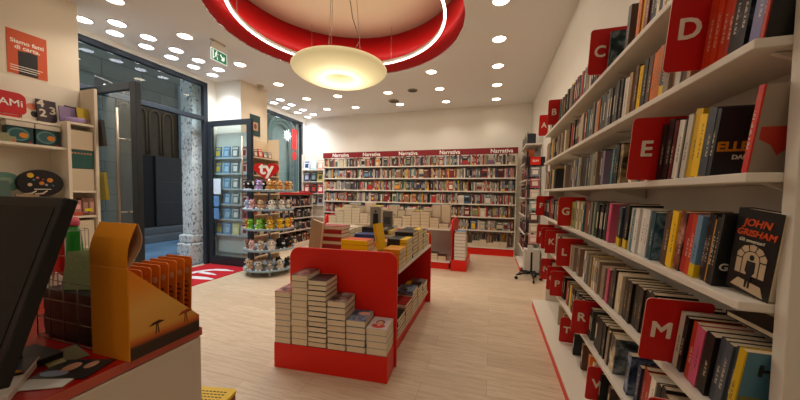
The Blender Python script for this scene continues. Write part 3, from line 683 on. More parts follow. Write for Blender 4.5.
for row, z, plates, items in ROWS:
    ph = sorted([y for _, y in plates], reverse=True)
    for ch, y in plates: plate(row, z, ch, y)
    names = [(ch, y) for ch, y in plates if ch]
    flat = []
    rr = random.Random(row)
    for y, tk, key, h in items:
        top = y + tk
        if key in FACE or tk < .052:
            flat.append((top - min(tk, .034 if key not in ('cream', 'taupe', 'creamphoto') else .05), min(tk, .034 if key not in ('cream', 'taupe', 'creamphoto') else .05), key, h)); continue
        n = max(2, round(tk / .034)); w = tk / n
        for i in range(n):
            k = key if (i == 0 or (i == n - 1 and n > 3) or key in ('black', 'darkgrey', 'grey')) else rr.choice(FILL)
            flat.append((top - w * (i + 1), w - .001, k, h if i == 0 else round(rr.uniform(.19, .222), 3)))
    xs = .622 if row < 7 else .665
    for yp in ph:                                       # close the gap between a divider and the next nearer book
        nxt = [q for q in flat if q[0] + q[1] <= yp + .02]
        if row < 7 and nxt:
            q = max(nxt, key=lambda b: b[0] + b[1]); gap = yp + .006 - (q[0] + q[1])
            if .012 < gap < .2:
                n = max(1, round(gap / .036))
                for i in range(n): flat.insert(flat.index(q), (q[0] + q[1] + gap * (n - 1 - i) / n + .0005, gap / n - .001, q[2] if q[2] not in FACE else rr.choice(FILL), round(q[3] - .004 * (i % 3), 3)))
    for y, tk, key, h in flat:
        for yp in ph:                                   # leave the slot of each divider free
            a = yp + .008; c = yp + .018
            if y < c and y + tk > a:
                if (y + y + tk) / 2 > (a + c) / 2: d = c - y; y += d; tk -= d
                else: tk = a - y
        if y < .967: tk -= .967 - y; y = .967
        if tk < .008: continue
        d = rr.uniform(.125, .14)
        off = 0 if key in FACE else rr.uniform(0, .012)
        if y > 1.92 and key != 'tealphoto':
            c = PAL[key]; k = rr.uniform(.85, 1.1); c = tuple(min(255, v * k) for v in c); M = T(xs + off, y, z) @ RX(LEAN)
            REST.box(0, .0016, 0, tk, 0, h, 0, M, lin(c)); REST.box(.0016, d, 0, .002, 0, h, 0, M, lin(c)); REST.box(.0016, d, tk - .002, tk, 0, h, 0, M, lin(c))
            REST.box(.002, d - .003, .0021, tk - .0021, .002, h - .004, 0, M, lin((206, 190, 160)))
            if rr.random() < .6: REST.box(-.0006, 0, tk * .3, tk * .65, .06, .16, 0, M, lin((224, 214, 190) if sum(c) < 360 else (64, 56, 50)))
            continue
        # name it by the nearest divider farther along the row, else from the far end
        ref = [(ch, yy) for ch, yy in names if yy > y]
        if ref: ch, yy = min(ref, key=lambda q: q[1]); where = 'after divider %s' % ch
        else: ch = '-'; where = 'before divider %s' % names[0][0]
        CNT[(row, ch)] = CNT.get((row, ch), 0) + 1
        cn = NAMEOF.get(key, key)
        lab = '%s book on the lettered bookcase, %s, %s %s' % (cn, SHELF[row], ordn(CNT[(row, ch)]), where)
        ob = upright(tk, h, d, key, (xs + off, y, z + .0005), lab, LEAN, 'books on the lettered bookcase', PAGEW if key in ('white', 'whitespeck') else PAGE)
        HERO.setdefault((row, key), (ob, tk, h, d))

def front(row, key, c=None, photo=False):
    ob, tk, h, d = HERO[(row, key)]
    m = flat_cover('front ' + key, c, photo) if photo else mat('front ' + key, c, .4)
    fc = MB().box(.004, d, -.0012, 0, 0, h).build('front_cover', m, ob)
    return ob, fc, h, d
AMB = mat('amber print', (206, 138, 20), .5); OFFW = mat('offwhite print', (224, 216, 198), .5); ORP = mat('orange print', (222, 84, 30), .5)
ob, fc, h, d = front(3, 'slatecover', (34, 38, 40))
text('cover_title', 'ELLE', .037, T(.003, -.0014, .085) @ TXN, AMB, fc, bold=.0015, align='LEFT')
text('cover_title', 'DALI', .018, T(.042, -.0014, .055) @ TXN, OFFW, fc, bold=.0005, align='LEFT')
MB().prism([(.085 + .022 * math.cos(a * PI / 9) * (1 + .25 * (a % 3)), -.0018, .15 + .05 * math.sin(a * PI / 9) * (1 + .15 * (a % 2))) for a in range(18)], (0, .0005, 0)).build('cover_picture', mat('dark foliage print', (14, 16, 16), .6), fc)
ob, fc, h, d = front(3, 'redtan', (150, 134, 116))
MB().prism([(.01, -.0014, .115), (d, -.0014, .115), (d, -.0014, .085), (.11, -.0014, .075), (.09, -.0014, .058), (.07, -.0014, .062), (.05, -.0014, .045), (.035, -.0014, .07), (.01, -.0014, .085)], (0, -.0005, 0)).build('cover_picture', mat('red paint print', (176, 44, 22), .5), fc)
ob, fc, h, d = front(2, 'redcover', (28, 26, 24))
text('cover_title', 'IL', .05, T(.045, -.0014, .155) @ TXN, OFFW, fc, bold=.001, align='LEFT')
text('cover_title', 'UO', .05, T(.055, -.0014, .105) @ TXN, OFFW, fc, bold=.001, align='LEFT')
ob, fc, h, d = front(4, 'gecover', (26, 27, 26))
text('cover_title', 'GE', .03, T(.008, -.0014, .06) @ TXN, OFFW, fc, bold=.0005, align='LEFT')
MB().prism([(.08 + .016 * math.cos(i * PI / 8), -.0014, .185 + .012 * math.sin(i * PI / 8)) for i in range(16)], (0, -.0005, 0)).build('cover_badge', AMB, fc)
ob, fc, h, d = front(5, 'hencover', (72, 120, 140))
text('cover_title', 'Hen', .045, T(.03, -.0014, .165) @ TXN, mat('black print', (20, 20, 22), .5), fc, bold=.002, align='LEFT')
MB().box(.004, d, -.0018, -.0012, 0, .085).build('cover_picture', mat('olive print', (112, 112, 48), .5), fc)
ob, fc, h, d = front(1, 'tealphoto', (30, 56, 62), True)
text('cover_title', 'LORA', .034, T(.02, -.0014, .05) @ TXN, AMB, fc, bold=.001, align='LEFT')
front(4, 'tealcover', (48, 92, 112), True); front(4, 'pink', (202, 92, 124)); front(6, 'creamphoto', (70, 84, 92), True)
ob, tk, h, d = HERO[(5, 'pink')]
# the face-out thriller at the end of the fourth shelf
W, H_, TK = .112, .222, .034
ob = MB().box(0, W, 0, .002, 0, H_).box(0, W, TK - .002, TK, 0, H_).box(0, .002, .002, TK - .002, 0, H_).build('book', mat('black thriller cover', (22, 20, 19), .35))
ob.location = (.640, 1.066, 1.1525); ob.rotation_euler = (0, math.radians(7), math.radians(-82))
tag(ob, 'black thriller by JOHN GRISHAM facing out at the near end of the fourth shelf', 'book', 'books on the lettered bookcase')
MB().box(.003, W - .003, .0022, TK - .0022, .002, H_ - .003).build('page_block', PAGE, ob)
text('cover_title', 'JOHN', .0265, T(W / 2, -.0008, .187) @ TXN, ORP, ob, bold=.0004, shear=.18)
text('cover_title', 'GRISHAM', .0235, T(W / 2, -.0008, .160) @ TXN, ORP, ob, bold=.0004, shear=.18)
text('cover_title', 'Gli avversari', .013, T(W / 2 - .008, -.0008, .140) @ TXN, OFFW, ob, shear=.18)
TANP = mat('lit window print', (196, 172, 140), .5)
pic = MB()
for i in range(5):
    a0, a1 = PI * i / 5 + .05, PI * (i + 1) / 5 - .05
    pic.prism([(W / 2 + r * math.cos(a), -.0004, .092 + r * math.sin(a)) for r, a in ((.024, a0), (.038, a0), (.040, (a0 + a1) / 2), (.038, a1), (.024, a1))], (0, -.0006, 0))
pic.prism([(W / 2 + .021 * math.cos(PI * i / 10), -.0004, .092 + .021 * math.sin(PI * i / 10)) for i in range(11)] + [(W / 2 - .021, -.0004, .05), (W / 2 + .021, -.0004, .05)], (0, -.0006, 0))
for sx in (-1, 1): pic.box(W / 2 + sx * .031 - .007, W / 2 + sx * .031 + .007, -.001, -.0004, .05, .09)
pic.prism([(.012, -.0004, .012), (.10, -.0004, .004), (.09, -.0004, .03), (.03, -.0004, .036)], (0, -.0006, 0))
pic.build('cover_picture', TANP, ob)
fig = MB(); cx = W / 2 + .002
fig.prism([(cx + .006 * math.cos(i * PI / 6), -.0012, .098 + .0075 * math.sin(i * PI / 6)) for i in range(12)], (0, -.0006, 0))
fig.prism([(cx - .011, -.0012, .088), (cx + .011, -.0012, .088), (cx + .012, -.0012, .06), (cx + .006, -.0012, .05), (cx + .005, -.0012, .016), (cx + .001, -.0012, .016), (cx, -.0012, .045), (cx - .004, -.0012, .016), (cx - .008, -.0012, .016), (cx - .008, -.0012, .055), (cx - .013, -.0012, .06)], (0, -.0006, 0))
fig.build('cover_figure', BLACK, ob)
# book lying on top of the fifth-shelf row
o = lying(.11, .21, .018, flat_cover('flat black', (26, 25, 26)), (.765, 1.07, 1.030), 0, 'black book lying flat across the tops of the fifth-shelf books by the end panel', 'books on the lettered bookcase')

# ---------------------------------------------------------------- promotional tables
def end_unit(label, loc, rz, x0, x1, dep):
    t = thing('display_end', label, 'display stand', loc, rz)
    MB().box(x0, x1, 0, dep, .001, .2).build('base', RED, t, bevel=.003)
    c = (x0 + x1) / 2 + .008; w = x1 - x0 + .015; zt = .925; zb = .001; r = .085
    p = [(c - w / 2, dep + .003, zb), (c + w / 2, dep + .003, zb)]
    p += [(c + w / 2 - r + r * math.cos(PI / 2 * i / 8), dep + .003, zt - r + r * math.sin(PI / 2 * i / 8)) for i in range(9)]
    p += [(c - w / 2 + r - r * math.sin(PI / 2 * i / 8), dep + .003, zt - r + r * math.cos(PI / 2 * i / 8)) for i in range(9)]
    MB().prism(p, (0, .024, 0)).build('end_panel', RED, t, bevel=.003)
    return t
def table(label, loc, rz, W, L):
    t = thing('display_table', label, 'display table', loc, rz)
    MB().box(0, W, 0, L, .722, .75).build('table_top', WHITE, t, bevel=.003)
    MB().box(.03, W - .03, .0, L, .125, .15).build('lower_shelf', WHITE, t)
    MB().box(.055, W - .055, .02, L - .02, .001, .124).build('plinth', RED, t)
    MB().box(W / 2 - .012, W / 2 + .012, 0, L, .151, .721).build('divider_board', mat('grey divider board', (176, 170, 166), .6), t)
    zt, r = .925, .085
    p = [(0, L + .002, .001), (W, L + .002, .001)] + [(W - r + r * math.cos(PI / 2 * i / 8), L + .002, zt - r + r * math.sin(PI / 2 * i / 8)) for i in range(9)] \
        + [(r - r * math.sin(PI / 2 * i / 8), L + .002, zt - r + r * math.cos(PI / 2 * i / 8)) for i in range(9)]
    MB().prism(p, (0, .024, 0)).build('end_panel', RED, t, bevel=.003)
    return t
A1 = math.radians(4.75)
end_unit('red end display with a rounded panel and low plinth carrying six stacks of paperbacks', (-.695, 1.989, 0), A1, -.93, 0, .22)
table('promotional table behind the red rounded panel, laden with book stacks', (-1.655, 2.335, 0), 0, .935, 1.36)
end_unit('red end display at the far table holding a stack of white volumes', (-.40, 5.35, 0), PI / 2, 0, .93, .25)
table('far promotional table covered in stacks of cream paperbacks', (-.70, 5.37, 0), PI / 2, .90, 2.56)

# six stacks on the red plinth
rr = random.Random(3)
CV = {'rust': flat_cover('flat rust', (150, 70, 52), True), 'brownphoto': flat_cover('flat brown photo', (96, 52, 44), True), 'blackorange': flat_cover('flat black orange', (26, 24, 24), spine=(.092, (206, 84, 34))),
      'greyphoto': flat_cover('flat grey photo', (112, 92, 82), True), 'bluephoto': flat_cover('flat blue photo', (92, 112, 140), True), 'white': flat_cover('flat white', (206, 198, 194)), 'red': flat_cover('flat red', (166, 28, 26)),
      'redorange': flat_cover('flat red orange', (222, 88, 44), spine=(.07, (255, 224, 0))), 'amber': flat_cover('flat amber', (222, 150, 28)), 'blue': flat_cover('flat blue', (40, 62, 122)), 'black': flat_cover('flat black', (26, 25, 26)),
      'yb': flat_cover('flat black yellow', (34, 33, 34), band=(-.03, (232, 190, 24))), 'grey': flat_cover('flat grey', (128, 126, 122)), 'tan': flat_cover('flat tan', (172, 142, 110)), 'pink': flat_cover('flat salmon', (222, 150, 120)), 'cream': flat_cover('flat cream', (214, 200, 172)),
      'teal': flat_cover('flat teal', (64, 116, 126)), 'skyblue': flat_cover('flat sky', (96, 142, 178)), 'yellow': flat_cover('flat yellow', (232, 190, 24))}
def pile(P, n, th, w, l, cov, rz, what, group, pages=PAGE, topcov=None, flip=None, jit=.003, buried=0):
    """n books in one pile at P; flip: pattern of 0/1 turning books round"""
    z = P[2]; last = None
    for i in range(n):
        c = cov[i % len(cov)] if isinstance(cov, list) else cov
        if i == n - 1 and topcov: c = topcov
        if i < buried:
            ww, ll = (w, l) if abs(math.sin(rz)) < .5 else (l, w)
            REST.box(P[0] - ww / 2, P[0] + ww / 2, P[1] - ll / 2, P[1] + ll / 2, z + .0006, z + th - .002, 0, None, lin((214, 198, 168))); REST.box(P[0] - ww / 2 - .001, P[0] + ww / 2 + .001, P[1] - ll / 2 - .001, P[1] + ll / 2 + .001, z + th - .002, z + th + .0004, 0, None, lin((90, 60, 50)))
            z += th + .0006; continue
        a = rz + (PI if flip and flip[i % len(flip)] else 0) + rr.uniform(-.012, .012)
        k = n - i
        pos = 'top book' if k == 1 else ('%s book from the top' % ordn(k) if i else 'bottom book')
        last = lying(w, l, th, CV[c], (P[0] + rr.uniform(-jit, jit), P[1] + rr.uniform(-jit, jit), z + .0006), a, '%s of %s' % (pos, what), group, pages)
        z += th + .0006
    return last, z
U = Vector((math.cos(A1), math.sin(A1))); V = Vector((-math.sin(A1), math.cos(A1))); O2 = Vector((-.695, 1.989))
LAST = {}
for k, (u0, u1, ht, n, c, tc, nm) in enumerate([(-.930, -.788, .612, 9, 'white', 'rust', 'the leftmost stack on the red plinth'),
        (-.784, -.644, .755, 11, 'cream', 'brownphoto', 'the tallest stack on the red plinth'),
        (-.639, -.484, .724, 13, 'blackorange', 'blackorange', 'the black-covered stack on the red plinth'),
        (-.480, -.328, .575, 8, 'greyphoto', 'greyphoto', 'the grey-covered stack on the red plinth'),
        (-.325, -.170, .445, 5, 'bluephoto', 'bluephoto', 'the blue-covered stack on the red plinth'),
        (-.166, -.004, .402, 4, 'white', 'white', 'the rightmost stack on the red plinth')]):
    q = O2 + U * ((u0 + u1) / 2) + V * .109
    th = (ht - .2) / n - .0006
    last, z = pile((q.x, q.y, .2), n, th, u1 - u0 - .006, .208, c, A1, nm, 'paperbacks stacked on the red plinth', topcov=tc, flip=None)
    LAST[k] = (last, th)
ob, th = LAST[5]
def disc(cx, cy, rx, ry, z, n=18, h=.0006): return [(cx + rx * math.cos(2 * PI * i / n), cy + ry * math.sin(2 * PI * i / n), z) for i in range(n)]
pt = MB(); pt.prism(disc(0, -.052, .052, .036, th), (0, 0, .0005)); pt.build('cover_dress', mat('red print', (190, 60, 50), .5), ob)
pt = MB(); pt.prism(disc(0, .012, .034, .036, th), (0, 0, .0008)); pt.build('cover_hair', mat('brown hair print', (74, 44, 34), .5), ob)
pt = MB(); pt.prism(disc(0, .0, .024, .032, th), (0, 0, .0012)).prism(disc(0, -.035, .016, .02, th), (0, 0, .0012)); pt.build('cover_portrait', mat('skin print', (222, 172, 142), .5), ob)
ob, th = LAST[4]
pt = MB(); pt.prism(disc(.02, .04, .045, .03, th), (0, 0, .0008)); pt.build('cover_portrait', mat('skin print', (222, 172, 142), .5), ob)
ob, th = LAST[1]
text('cover_title', 'III', .03, T(.03, .06, th + .0006), OFFW, ob) if False else None

# stock on the near table
G1 = 'books stacked on the near table'
pile((-1.475, 2.60, .75), 9, .0352, .245, .17, 'red', 0, 'the red and white hardback stack behind the red panel', G1, flip=[0, 1], buried=3)
pile((-1.165, 2.475, .75), 5, .0435, .255, .165, ['pink', 'pink', 'pink', 'redorange', 'redorange'], PI, 'the yellow-spined stack behind the red panel', G1, topcov='redorange', buried=2)
pile((-.80, 2.455, .75), 4, .042, .15, .21, ['amber'], PI, 'the amber stack at the near right corner', G1)
pile((-.98, 2.46, .75), 3, .045, .10, .17, ['tan'], PI, 'the low tan stack under the leaning yellow book', G1)
ob = upright(.028, .235, .13, 'yellow', (-.925, 2.41, .894), 'yellow-spined book standing tilted on the near table beside the amber stack', 0, G1); ob.rotation_euler = (math.radians(-11), 0, math.radians(82))
for nm, x, y, n, th, w, l, c, tc, fl, rz in [
        ('the yellow-capped stack nearest the amber one', -.825, 2.70, 6, .036, .19, .215, 'yb', 'yb', None, PI),
        ('the black stack on the near table edge', -.83, 2.945, 7, .036, .19, .215, 'black', 'black', [0, 1], PI),
        ('the yellow-capped stack beyond the black one', -.83, 3.19, 7, .036, .19, .215, 'yb', 'yb', None, PI),
        ('the grey stack on the near table edge', -.83, 3.425, 6, .036, .19, .20, 'grey', 'black', [0, 1], PI),
        ('the short stack at the near table far right corner', -.83, 3.60, 4, .036, .18, .13, 'yb', 'yb', None, PI),
        ('the blue stack in the middle of the near table', -1.19, 2.80, 6, .0375, .25, .16, 'blue', 'blue', None, PI),
        ('the salmon stack right of the blue one', -1.0, 2.70, 5, .036, .12, .18, 'pink', 'pink', [0, 1], PI),
        ('the black-topped stack behind the blue one', -1.22, 3.03, 7, .0385, .24, .16, 'black', 'black', None, PI),
        ('the pale blue stack at mid table', -1.49, 2.84, 6, .042, .17, .16, 'skyblue', 'white', [0, 1], PI),
        ('the cream stack behind the large tan book', -1.52, 3.10, 6, .042, .17, .21, 'cream', 'cream', None, 0),
        ('the tan stack at the near table far corner', -1.52, 3.42, 6, .042, .17, .21, 'tan', 'tan', None, 0),
        ('the grey stack under the two standing books', -1.22, 3.32, 6, .042, .30, .16, 'grey', 'grey', None, PI),
        ('the yellow and black stack mid near table', -1.04, 2.96, 7, .036, .11, .18, 'yb', 'yb', [0, 1], PI)]:
    pile((x, y, .75), n, th, w, l, c, rz, nm, G1, topcov=tc, flip=fl, buried=0 if x > -.9 else n - 2)
# large tan book leaning at the left corner
pile((-1.53, 2.42, .75), 2, .045, .2, .16, 'cream', 0, 'the low cream stack under the large tan book', G1)
ob = upright(.03, .31, .165, 'tan', (-1.655, 2.42, .842), 'large tan hardback standing tilted at the left corner behind the red panel', 0, G1); ob.rotation_euler = (0, math.radians(10), math.radians(-22))
# two grey books standing upright
def standing(x, y, z, w, h, t, c, label, group):
    o = MB().box(0, w, 0, .002, 0, h).box(0, w, t - .002, t, 0, h).box(0, .002, .002, t - .002, 0, h).build('book', c); o.location = (x, y, z); tag(o, label, 'book', group)
    MB().box(.003, w - .003, .0022, t - .0022, .002, h - .003).build('page_block', PAGE, o); return o
ob = standing(-1.375, 3.26, 1.0065, .135, .222, .03, mat('grey cover', (150, 144, 136), .5), 'grey book with a dark-coated figure standing upright on the near table', G1)
f = MB(); cx = .07
f.prism([(cx + .011 * math.cos(i * PI / 6), -.0004, .168 + .015 * math.sin(i * PI / 6)) for i in range(12)], (0, -.0006, 0))
f.prism([(cx - .03, -.0004, .145), (cx + .03, -.0004, .145), (cx + .036, -.0004, .02), (cx - .036, -.0004, .02)], (0, -.0006, 0)); f.build('cover_figure', BLACK, ob)
ob = standing(-1.215, 3.25, 1.0065, .12, .175, .028, mat('dark grey cover', (112, 108, 102), .5), 'smaller dark grey book standing right of the dark-coated figure book', G1)
MB().box(.02, .10, -.001, -.0004, .03, .11).build('cover_picture', mat('grey print', (70, 70, 68), .5), ob)
# lower shelf of the near table
G2 = 'books on the lower shelf of the near table'
for nm, x, y, n, th, c, tc, w in [('the first pile on the near table lower shelf', -.845, 2.48, 5, .034, 'black', 'black', .18), ('the second pile on the near table lower shelf', -.845, 2.72, 6, .034, 'red', 'red', .18),
        ('the third pile on the near table lower shelf', -.845, 2.96, 7, .036, 'black', 'bluephoto', .18), ('the fourth pile on the near table lower shelf', -.845, 3.21, 6, .036, 'yb', 'yb', .18),
        ('the last pile on the near table lower shelf', -.845, 3.46, 5, .036, 'black', 'grey', .18),
        ('the inner black pile on the lower shelf of the near table', -1.06, 2.9, 8, .04, 'black', 'black', .18)]:
    pile((x + .02, y, .15), n, th, w, .22, c, PI, nm, G2, topcov=tc, flip=[0, 1, 1], buried=n - 3 if x > -.9 else n)

# stock on the far table: the front row one by one, the row behind it among the uncounted books
G3 = 'paperbacks stacked on the far table'
HT = [(.17, 3), (.26, 5), (.40, 7), (.34, 6), (.24, 4), (.20, 4), (.30, 5), (.22, 4), (.17, 3), (.22, 4), (.30, 5), (.31, 5), (.20, 4), (.10, 2)]
x = -3.20; xs = []
for k, (ht, n) in enumerate(HT):
    if k == 12: x += 0
    w = .172; xs.append(x)
    nm = 'the %s pile from the left along the front of the far table' % ordn(k + 1)
    pile((x + w / 2, 5.49, .75), n, ht / n - .0006, w - .008, .20, ['cream'], 0, nm, G3, topcov=('teal' if k == 1 else 'grey' if k == 0 else None), buried=n)
    x += w + .004
for k in range(14):
    h = [.30, .34, .42, .36, .44, .38, .34, .40, .30, .34, .30, .36, .42, .44][k]; x = xs[k]
    n = int(h / .05)
    for i in range(n): rest_box(x + .004, x + .165, 5.64, 5.84, .7505 + i * h / n, .7505 + (i + 1) * h / n - .002, (218, 202, 172))
    rest_box(x + .003, x + .166, 5.64, 5.84, .7505 + h - .001, .7505 + h + .004, [(206, 186, 60), (200, 120, 120), (80, 120, 150), (60, 60, 62), (214, 204, 186)][k % 5])
for k, (px, h) in enumerate(((-1.02, .13), (-.86, .10))):
    pile((px, 5.55, .15), 3 if k == 0 else 2, .042, .15, .2, ['grey', 'cream', 'black'] if k == 0 else ['cream', 'amber'], 0.1, 'the %s pile in the open base of the far table' % ('left' if k == 0 else 'right'), G3, buried=9)
o, z = pile((-.525, 5.47, .2), 8, .06, .22, .20, 'grey', PI / 2, 'the white stack ending the far table', G3, pages=PAGEW)
pile((-.525, 5.47, z), 1, .035, .2, .19, 'skyblue', PI / 2 + .2, 'the white stack, blue atlas', G3)
pile((-.525, 5.71, .2), 7, .06, .22, .20, 'cream', PI / 2, 'the cream stack behind', G3, buried=9)

# ---------------------------------------------------------------- back wall bookcase with the Narrativa board
X0, X1, YF = -4.30, .50, 7.0
t = thing('bookcase', 'wide white bookcase along the back wall under a burgundy sign board with white lettering', 'bookcase', ((X0 + X1) / 2, 7.17, 0))
o = ((X0 + X1) / 2, 7.17, 0)
BZ = [2.06, 1.765, 1.465, 1.17, .875, .575]
for z in BZ: wbox(X0, X1, YF, 7.32, z - .028, z, o).build('shelf', WHITE, t)
wbox(X0, X1, YF, 7.32, .16, .185, o).build('shelf', WHITE, t)
wbox(X0, X1, YF + .015, 7.32, .001, .159, o).build('kick_board', RED, t)
wbox(X0, X1, 7.322, 7.345, 0, 2.42, o).build('back_panel', WHITE, t)
for x in (X0 - .022, X1 + .001): wbox(x, x + .021, YF + .03, 7.345, 0, 2.40, o).build('side_panel', WHITE, t)
for k in range(1, 5):
    x = X0 + (X1 - X0) * k / 5; wbox(x - .006, x + .006, 7.25, 7.32, .19, 2.30, o).build('upright', mat('upright grey', (176, 170, 160), .5), t)
sb = wbox(X0 - .02, X1 + .03, YF - .005, YF + .02, 2.295, 2.43, o).build('sign_board', DKRED, t)
for k, x in enumerate((-3.80, -2.93, -1.97, -.96, .19)):
    text('sign_lettering', 'Narrativa', .125, T(x - o[0], YF - .006 - o[1], 2.358) @ TXN, WLET, sb, bold=.003, depth=.0006)
for k, z in enumerate(BZ):
    for j in range(5):
        a = X0 + (X1 - X0) * j / 5
        rest_row('y', a + .008, a + .95, YF + .012, z + .0005, .14, .185, .24, 100 + k * 7 + j, face=.07)
r_ = random.Random(77)
x = X0 + .01
while x < X1 - .15:
    h = r_.choice([.06, .09, .12, .12, .15]); w = r_.uniform(.13, .17); n = max(1, int(h / .03))
    for i in range(n): rest_box(x, x + w - .004, YF + .01, YF + .2, .1855 + i * .03, .1855 + (i + 1) * .03 - .002, (216, 202, 174))
    x += w
for j in range(5): rest_row('y', X0 + .96 * j + .01, X0 + .96 * j + .95, YF + .21, .1855, .11, .26, .30, 300 + j)

# ---------------------------------------------------------------- corner stand with face-out magazines, left of the back bookcase
def faceout(name, label, cat, x, y, z, w, h, c, kind, group, c2=None, t=.012, tilt=8):
    """thin title leaning back, front towards -Y ('y'), -X ('w') or +X ('x')"""
    rzz = {'y': 0, 'w': -PI / 2, 'x': PI / 2}[kind]
    ob = MB().box(-w / 2, w / 2, 0, t, 0, h).build(name, mat('print %d %d %d' % c, c, .45)); ob.location = (x, y, z)
    ob.rotation_euler = (math.radians(-tilt), 0, rzz); tag(ob, label, cat, group)
    if c2: MB().box(-w * .3, w * .3, -.001, 0, h * .22, h * .66).box(-w * .4, w * .4, -.001, 0, h * .78, h * .9).build('cover_print', mat('print %d %d %d' % c2, c2, .5), ob)
    return ob
t = thing('magazine_stand', 'white stand of facing-out books in the back left corner by the window', 'stand', (-4.70, 7.15, 0)); o = (-4.70, 7.15, 0)
wbox(-5.02, -4.36, 7.22, 7.24, 0, 2.42, o).build('back_panel', WHITE, t)
MZ = [2.0, 1.68, 1.36, 1.04, .72, .40]
for z in MZ: wbox(-5.02, -4.36, 7.07, 7.219, z - .018, z, o).build('shelf', WHITE, t)
wbox(-5.04, -5.021, 7.07, 7.24, 0, 2.42, o).build('side_panel', WHITE, t); wbox(-4.359, -4.345, 7.07, 7.24, 0, 2.42, o).build('side_panel', WHITE, t)
MC = [((206, 214, 226), (40, 60, 110)), ((176, 206, 214), (230, 224, 206)), ((206, 150, 130), (236, 226, 210)), ((52, 60, 84), (180, 190, 206)), ((34, 44, 52), (126, 146, 150)), ((176, 160, 90), (70, 60, 50)),
      ((150, 30, 34), (226, 200, 190)), ((40, 42, 46), (180, 60, 50)), ((180, 50, 60), (230, 220, 210)), ((206, 190, 90), (60, 60, 60)), ((60, 60, 64), (200, 190, 180)), ((150, 150, 156), (70, 30, 30))]
CN = ['pale blue', 'aqua', 'salmon', 'navy', 'black', 'ochre', 'crimson', 'charcoal', 'rose', 'mustard', 'dark grey', 'silver']
for k in range(12):
    row, c = divmod(k, 3)
    faceout('book', '%s facing-out book, %s row of the stand in the back left corner' % (CN[k], ORD[row + 1]), 'book', -4.92 + c * .215, 7.115, MZ[row] + .001, .18, .26, MC[k][0], 'y', 'books facing out in the corner', MC[k][1])

# ---------------------------------------------------------------- low bookcase under the second window
t = thing('bookcase', 'low bookcase with a red top strip below the second window', 'bookcase', (-4.78, 6.18, 0)); o = (-4.78, 6.18, 0)
for z in (1.34, 1.03, .74, .44): wbox(-4.98, -4.60, 5.42, 6.95, z - .02, z, o).build('shelf', WHITE, t)
wbox(-5.0, -4.981, 5.42, 6.95, 0, 1.36, o).build('back_panel', WHITE, t)
for y in (5.40, 6.17, 6.952): wbox(-4.98, -4.62, y, y + .018, 0, 1.3195 if y == 6.17 else 1.36, o).build('side_panel', WHITE, t) if y != 6.17 else None
wbox(-4.598, -4.592, 5.42, 6.95, 1.325, 1.375, o).build('top_strip', mat('red edge strip', (190, 30, 34), .5), t)
wbox(-4.98, -4.62, 5.42, 6.95, .001, .12, o).build('kick_board', WHITE, t)
for k, z in enumerate((1.03, .74, .44, .121)): rest_row('x', 5.45, 6.93, -4.62, z + .0005, .16, .17, .25, 500 + k, face=.15, pal=DARKS)
for k, (y, c, nm) in enumerate(((5.62, (196, 178, 90), 'mustard'), (5.95, (120, 150, 160), 'pale blue'), (6.35, (206, 196, 170), 'cream'), (6.7, (150, 50, 50), 'crimson'))):
    tag(MB().box(-4.85, -4.70, y, y + .14, 1.3405, 1.3905 + .03 * (k % 2)).build('gift_box', mat('gift %d' % k, c, .5), bevel=.003), '%s gift box on the low bookcase below the second window' % nm, 'box', 'boxes on the low bookcase')

# cream bookcase against the second pier
t = thing('bookcase', 'tall cream bookcase against the pier behind the plush toy stand', 'bookcase', (-4.33, 4.82, 0)); o = (-4.33, 4.82, 0)
CB = mat('cream laminate', (222, 202, 170), .55)
wbox(-4.499, -4.485, 4.45, 5.16, 0, 2.40, o).build('back_panel', CB, t)
wbox(-4.484, -4.22, 4.45, 4.468, 0, 2.40, o).build('side_panel', CB, t); wbox(-4.484, -4.22, 5.142, 5.16, 0, 2.46, o).build('side_panel', CB, t)
for z in (.15, .55, .95, 1.35, 1.70, 2.04): wbox(-4.484, -4.22, 4.469, 5.141, z - .022, z, o).build('shelf', CB, t)
DK = [((40, 42, 52), 'black'), ((96, 60, 50), 'brown'), ((190, 40, 34), 'red'), ((60, 62, 70), 'charcoal'), ((140, 130, 120), 'taupe')]
for k, y in enumerate((4.53, 4.65, 4.77, 4.90, 5.03)):
    faceout('book', '%s book facing out on the top shelf of the cream bookcase by the pier' % DK[k][1], 'book', -4.33, y, 2.0405, .11, (.17, .16, .18, .14, .15)[k], DK[k][0], 'x', 'books on the cream bookcase', (210, 200, 190))
for k, z in enumerate((.15, .55, .95, 1.35, 1.70)): rest_row('x', 4.48, 5.13, -4.26, z + .0005, .14, .16, .24, 520 + k, face=.3, pal=DARKS)
# teal framed picture on the pier
t = thing('framed_poster', 'small dark teal poster with a portrait on the cream pier', 'poster', (-4.496, 4.80, 2.69))
MB().box(0, .008, -.13, .13, -.20, .20).build('poster', mat('dark teal print', (44, 72, 74), .5), t)
MB().box(.008, .0095, -.07, .07, -.10, .06).build('portrait', mat('portrait print', (190, 150, 116), .5), t)
MB().prism([(.0095, .035 * math.cos(i * PI / 7), -.02 + .05 * math.sin(i * PI / 7)) for i in range(14)], (.001, 0, 0)).build('face', mat('portrait face', (122, 70, 50), .5), t)
